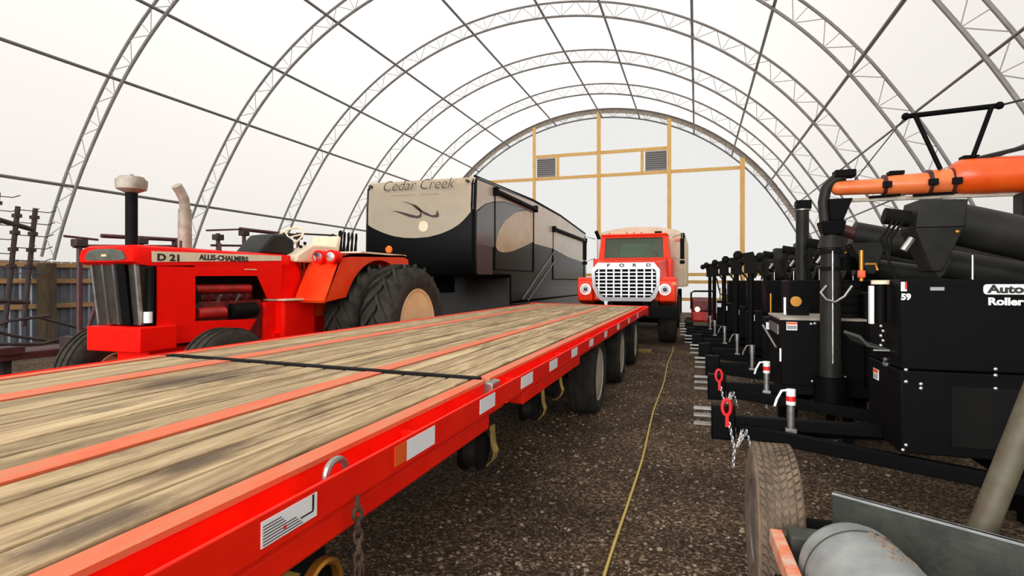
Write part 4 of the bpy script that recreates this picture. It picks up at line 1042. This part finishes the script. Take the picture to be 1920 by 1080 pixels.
m = MB(); m.lathe([(-.02, .001), (0, .04), (.02, .058), (.05, .062), (.42, .066), (.42, .001)], (1.13, y, ze-.005), 'X', 28); m.build('outer_tube', 'orange_l', G)
m = MB(); m.lathe([(0, .001), (0, .072), (.06, .085), (.34, .092), (.34, .001)], (1.52, y, ze+.0), 'X', 28); m.build('middle_tube', 'orange_l', G)
m = MB(); m.lathe([(0, .001), (0, .100), (.18, .105), (.18, .001)], (1.84, y, ze+.01), 'X', 28); m.build('inner_tube', 'orange_l', G)
m = MB(); m.lathe([(0, .001), (0, .108), (.03, .128), (.07, .145), (.16, .150), (1.9, .150), (1.9, .001)], (2.0, y, 2.315), 'X', 40); m.build('main_tube', 'orange', G)
for x, r in ((1.52, .085), (1.84, .108), (2.0, .112), (2.56, .155)):
    c_ = MB().lathe([(-.014, r-.006), (-.012, r), (.012, r), (.014, r-.006)], (x, y, ze+.005 if x < 2.4 else 2.315), 'X', 28).build('clamp_band', 'maroon', G)
    MB().box(x-.03, x+.03, y-r-.03, y-r+.01, ze-.03, ze+.02).build('clamp_bolt', 'black_m', c_)
for x in (1.60, 2.12): MB().box(x-.05, x+.06, y-.05, y+.05, ze+.085 if x < 2 else 2.455, ze+.115 if x < 2 else 2.485).build('hatch', 'black', G, bevel=.004)
fr = MB(); fr.cyl((1.68, y, 2.85), (2.33, y, 2.88), .022, seg=10)
fr.cyl((1.74, y-.02, 2.85), (1.91, y-.05, 2.38), .018, seg=10); fr.cyl((2.27, y-.02, 2.87), (2.13, y-.05, 2.46), .018, seg=10)
fr.ball((1.68, y, 2.85), .032, 10); fr.ball((2.33, y, 2.88), .032, 10)
fo = fr.build('cable_frame', 'black', G)
for a, b, r in (((2.33, y, 2.88), (3.9, y, 3.2), .008), ((2.16, y-.05, 2.45), (3.9, y, 2.84), .018), ((1.68, y, 2.85), (1.3, y, 2.33), .005)):
    MB().cyl(a, b, r, seg=6).build('stay_cable', 'cable', G)
MB().box(1.2, 3.6, y-.02, y+.02, 2.145, 2.175).build('under_rail', 'pipe_grey', G, smooth=False)
for a, b in ((1.4, 1.63), (1.72, 2.02)): MB().cyl((a, y-.04, 2.175), (b, y-.04, 2.185), .011, seg=6).build('control_rod', 'black', G)
MB().box(2.42, 2.7, y-.16, y+.02, 1.96, 2.16).build('gear_box', 'tube', G, bevel=.02)
MB().cyl((3.3, y, 0), (3.3, y, 2.16), .05).build('prop_leg', 'black', G)

# third mill with a lift column, then its copies down the row
y = 7.1
D = thing('roller_mill', (1.2, y, 0), 'black roller mill beside a tall capped black spout, third hitch down the aisle', 'roller mill', 'black roller mills along the aisle')
hitch_parts(D, y, hook=False, plain=True); mill_core(D, y, .95)
lc = MB(); lc.cyl((.60, y, .45), (.60, y, 1.62), .035, seg=12); lco = lc.build('lift_column', 'black', D)
m = MB(); m.box(.53, .67, y-.06, y+.06, 1.55, 1.68); m.hexa([(.53, y-.05, 1.68), (.67, y-.05, 1.68), (.67, y+.05, 1.68), (.53, y+.05, 1.68), (.5, y-.06, 1.78), (.62, y-.06, 1.80), (.62, y+.06, 1.80), (.5, y+.06, 1.78)]); m.ball((.46, y, 1.76), .055, 10); m.ball((.69, y, 1.73), .05, 10)
m.build('column_head', 'black_m', lco)
MB().tube([(.66, y, 1.6), (.74, y, 1.5), (.8, y, 1.2), (.95, y, 1.1)], .014, 6).build('hydraulic_hose', 'black_m', D)
MB().box(.74, .93, y-.2, y+.15, .55, 1.05).build('control_box', 'black', D, bevel=.01)
MB().box(.74, .82, y-.204, y-.2, .92, 1.0).build('white_label', 'dec', D, smooth=False)
MB().cyl((.8, y-.12, 1.05), (.8, y-.12, 1.32), .012, seg=8).build('valve_pipe', 'brass', D)
for i, yy in enumerate((8.5, 9.9, 11.3, 12.7)):
    dup(D, (1.2-(.07,.17,.28,.33)[i], yy, 0), ['black roller mill with a capped lift column, fourth hitch down the aisle', 'black roller mill standing fifth from the camera along the aisle',
        'black roller mill sixth along the aisle, level with the red truck grille', 'black roller mill at the far end of the row, next to the small red machine'][i], 'black roller mills along the aisle')
sp = MB().cyl((1.18, y+.25, 1.2), (1.18, y+.25, 2.33), .07, seg=20).build('tall_spout', 'tube', D)
MB().box(1.105, 1.265, y+.17, y+.33, 2.30, 2.40).build('spout_cap', 'black', sp, bevel=.006)
MB().cyl((1.18, y+.25, 2.285), (1.18, y+.25, 2.30), .09, seg=20).build('spout_flange', 'dullmetal', sp)

# small red machine at the far end
S = thing('garden_tractor', (.2, 14.2, 0), 'small red and black machine with a lit lamp beyond the last mill', 'machine')
MB().box(-.12, .42, 13.95, 14.9, .5, .85).build('body', 'red_d', S, bevel=.05)
MB().prism([(13.9, .75), (13.9, .98), (14.2, 1.08), (14.5, .9), (14.5, .7)], 'X', -.1, .4).build('bonnet', 'engine_red', S, bevel=.03)
M['lamp_on'] = mat('lamp_glow', (255,225,150), .3); M['lamp_on'].node_tree.nodes['Principled BSDF'].inputs['Emission Color'].default_value = (1,.8,.45,1); M['lamp_on'].node_tree.nodes['Principled BSDF'].inputs['Emission Strength'].default_value = 1.2
MB().lathe([(-.03, .001), (-.025, .05), (0, .06)], (.02, 13.9, .8), 'Y', 16).build('headlamp', 'lamp_on', S)
m = MB(); m.tube([(-.12, 14.0, .8), (-.12, 14.1, 1.18), (-.05, 14.12, 1.22), (.35, 14.12, 1.22), (.42, 14.1, 1.18), (.42, 14.0, .8)], .022, 6); m.build('roll_bar', 'black_m', S)
for s in (-1, 1):
    for yy in (14.05, 14.75): wheel(S, (.15+s*.32, yy, .28), .2, .28, .14, 'black_m', s, seg=24)

# ================================================================== NEAR RIGHT: implement trailer, tank, prop tube
I = thing('implement_trailer', (.4, 2.6, 0), 'low implement trailer with a worn treaded tyre in the near gravel', 'trailer')
wheel(I, (.333, 2.85, .35), .195, .345, .19, 'dullmetal', -1, 'wheel', tyre='rubber_d', blocks=(60, 6, .008), seg=48)
wheel(I, (1.95, 2.85, .35), .195, .345, .19, 'dullmetal', 1, 'wheel', tyre='rubber_d', blocks=(60, 6, .008), seg=48)
MB().cyl((.45, 2.85, .35), (1.9, 2.85, .35), .035).build('axle', 'black_m', I)
a = Vector((.53, 2.60, .6)); b = Vector((1.55, 1.95, .6)); d = (b-a).normalized(); n = Vector((-d.y, d.x, 0))*.006; dz = Vector((0,0,-.30))
m = MB(); m.hexa([a-n+dz, b-n+dz, b+n+dz, a+n+dz, a-n, b-n, b+n, a+n]); pn = m.build('side_plate', 'plate', I, smooth=False)
n2 = Vector((-d.y, d.x, 0))*.03
m = MB(); m.hexa([a-n2*.4-Vector((0,0,.008)), b-n2*.4-Vector((0,0,.008)), b+n2*.4-Vector((0,0,.008)), a+n2*.4-Vector((0,0,.008)), a-n2*.4, b-n2*.4, b+n2*.4, a+n2*.4]); m.build('top_flange', 'tank', pn, smooth=False)
a2 = a+Vector((.08, -.09, -.26)); b2 = b+Vector((-.05, -.1, -.26))
m = MB(); m.cyl(a2, b2, .02, seg=8); m.build('tie_rod', 'dullmetal', I)
m = MB(); m.hexa([(.27, 2.40, .44), (.315, 2.40, .44), (.345, 1.6, .44), (.30, 1.6, .44), (.27, 2.40, .5), (.315, 2.40, .5), (.345, 1.6, .5), (.30, 1.6, .5)])
m.build('rusty_bar', 'rust', I, bevel=.004, label='rusty orange and white flat bar')
MB().box(.33, .46, 2.30, 2.40, .40, .52).build('tank_bracket', 'plate', I, bevel=.008)
for p, q in (((.30, 1.2), (.36, 2.6)), ((.68, 1.2), (.74, 2.4))): MB().box(p[0], q[0], p[1], q[1], .20, .27).build('frame_rail', 'black_m', I, bevel=.005)
for yy in (1.5, 2.2): MB().box(.36, .68, yy-.03, yy+.03, .20, .26).build('cross_member', 'black_m', I)
MB().box(.31, .35, 1.25, 1.33, 0, .2).build('stand_leg', 'black_m', I); MB().box(.69, .73, 1.25, 1.33, 0, .2).build('stand_leg', 'black_m', I)
# tank
TK = thing('steel_tank', (.55, 1.9, .44), 'grey painted steel cylinder with rust marks lying on the trailer with the treaded tyre', 'tank')
A0 = Vector((.50, 2.24, .46)); B0 = Vector((.62, 1.35, .46)); ax = (B0-A0).normalized(); u = Vector((0,0,1)); v = ax.cross(u).normalized()
def tring(m, t, r, k=40): return [m.bm.verts.new(A0+ax*t+(u*cos(2*PI*i/k)+v*sin(2*PI*i/k))*r) for i in range(k)]
m = MB(); R = [tring(m, t, r) for t, r in ((-.035, .02), (-.03, .08), (-.012, .135), (.012, .162), (.04, .170), (.85, .170), (.9, .13), (.91, .01))]
for p, q in zip(R, R[1:]):
    for i in range(40): m.bm.faces.new([p[i], p[(i+1) % 40], q[(i+1) % 40], q[i]])
m.bm.faces.new(R[0]); m.bm.faces.new(R[-1]); m.build('shell', 'tank', TK)
m = MB(); P = [tring(m, t, r) for t, r in ((.0, .166), (.0, .1745), (.025, .1745), (.025, .166))]
M['rustmark'] = mat('rust_scratch', (150,126,104), .8, 0, (112,88,70), 20)
for t, a0, L, wd in ((.14, .10, .06, .02), (.17, .05, .05, .012), (.20, .12, .045, .014), (.24, .08, .05, .012), (.28, .02, .04, .01), (.30, .38, .09, .016), (.33, .40, .06, .01)):
    c_ = m.bm
for q in P:
    pass
m.bm.free()
m = MB()
for t, a0, L, wd in ((.10, .16, .07, .014), (.13, .12, .05, .010), (.165, .18, .06, .012), (.20, .10, .05, .010), (.24, .14, .06, .010), (.28, .05, .05, .008), (.20, .52, .07, .010)):
    pts = [A0+ax*(t+.01*sin(k*2.1))+(u*cos(a)+v*sin(a))*.1695 for k, a in enumerate([-(a0+L*6*j/6) for j in range(7)])]
    m.tube(pts, wd*.35, 5)
m.build('rust_marks', 'rustmark', TK)
m = MB(); m.lathe([(0, .1), (0, .1)], (0, 0, 0)) if False else None
m.tube([A0+ax*.10+(u*cos(a)+v*sin(a))*.1705 for a in [2*PI*k/40 for k in range(40)]], .0035, 5, closed=True); m.build('weld_seam', 'plate', TK)
m = MB()
for s in (-1, 1): m.hexa([(.40 if s < 0 else .60, 1.75, .26), (.46 if s < 0 else .68, 1.75, .26), (.46 if s < 0 else .68, 1.85, .26), (.40 if s < 0 else .60, 1.85, .26), (.43 if s < 0 else .62, 1.75, .34), (.50 if s < 0 else .68, 1.75, .34), (.50 if s < 0 else .68, 1.85, .34), (.43 if s < 0 else .62, 1.85, .34)])
m.build('saddle', 'plate', TK)
# prop tube
m = MB().cyl((.80, 2.46, .0), (1.42, 2.72, 1.55), .045, seg=24)
tag(m.build('prop_tube', 'pole'), 'weathered olive steel tube leaning up in front of the lettered mill', 'tube')
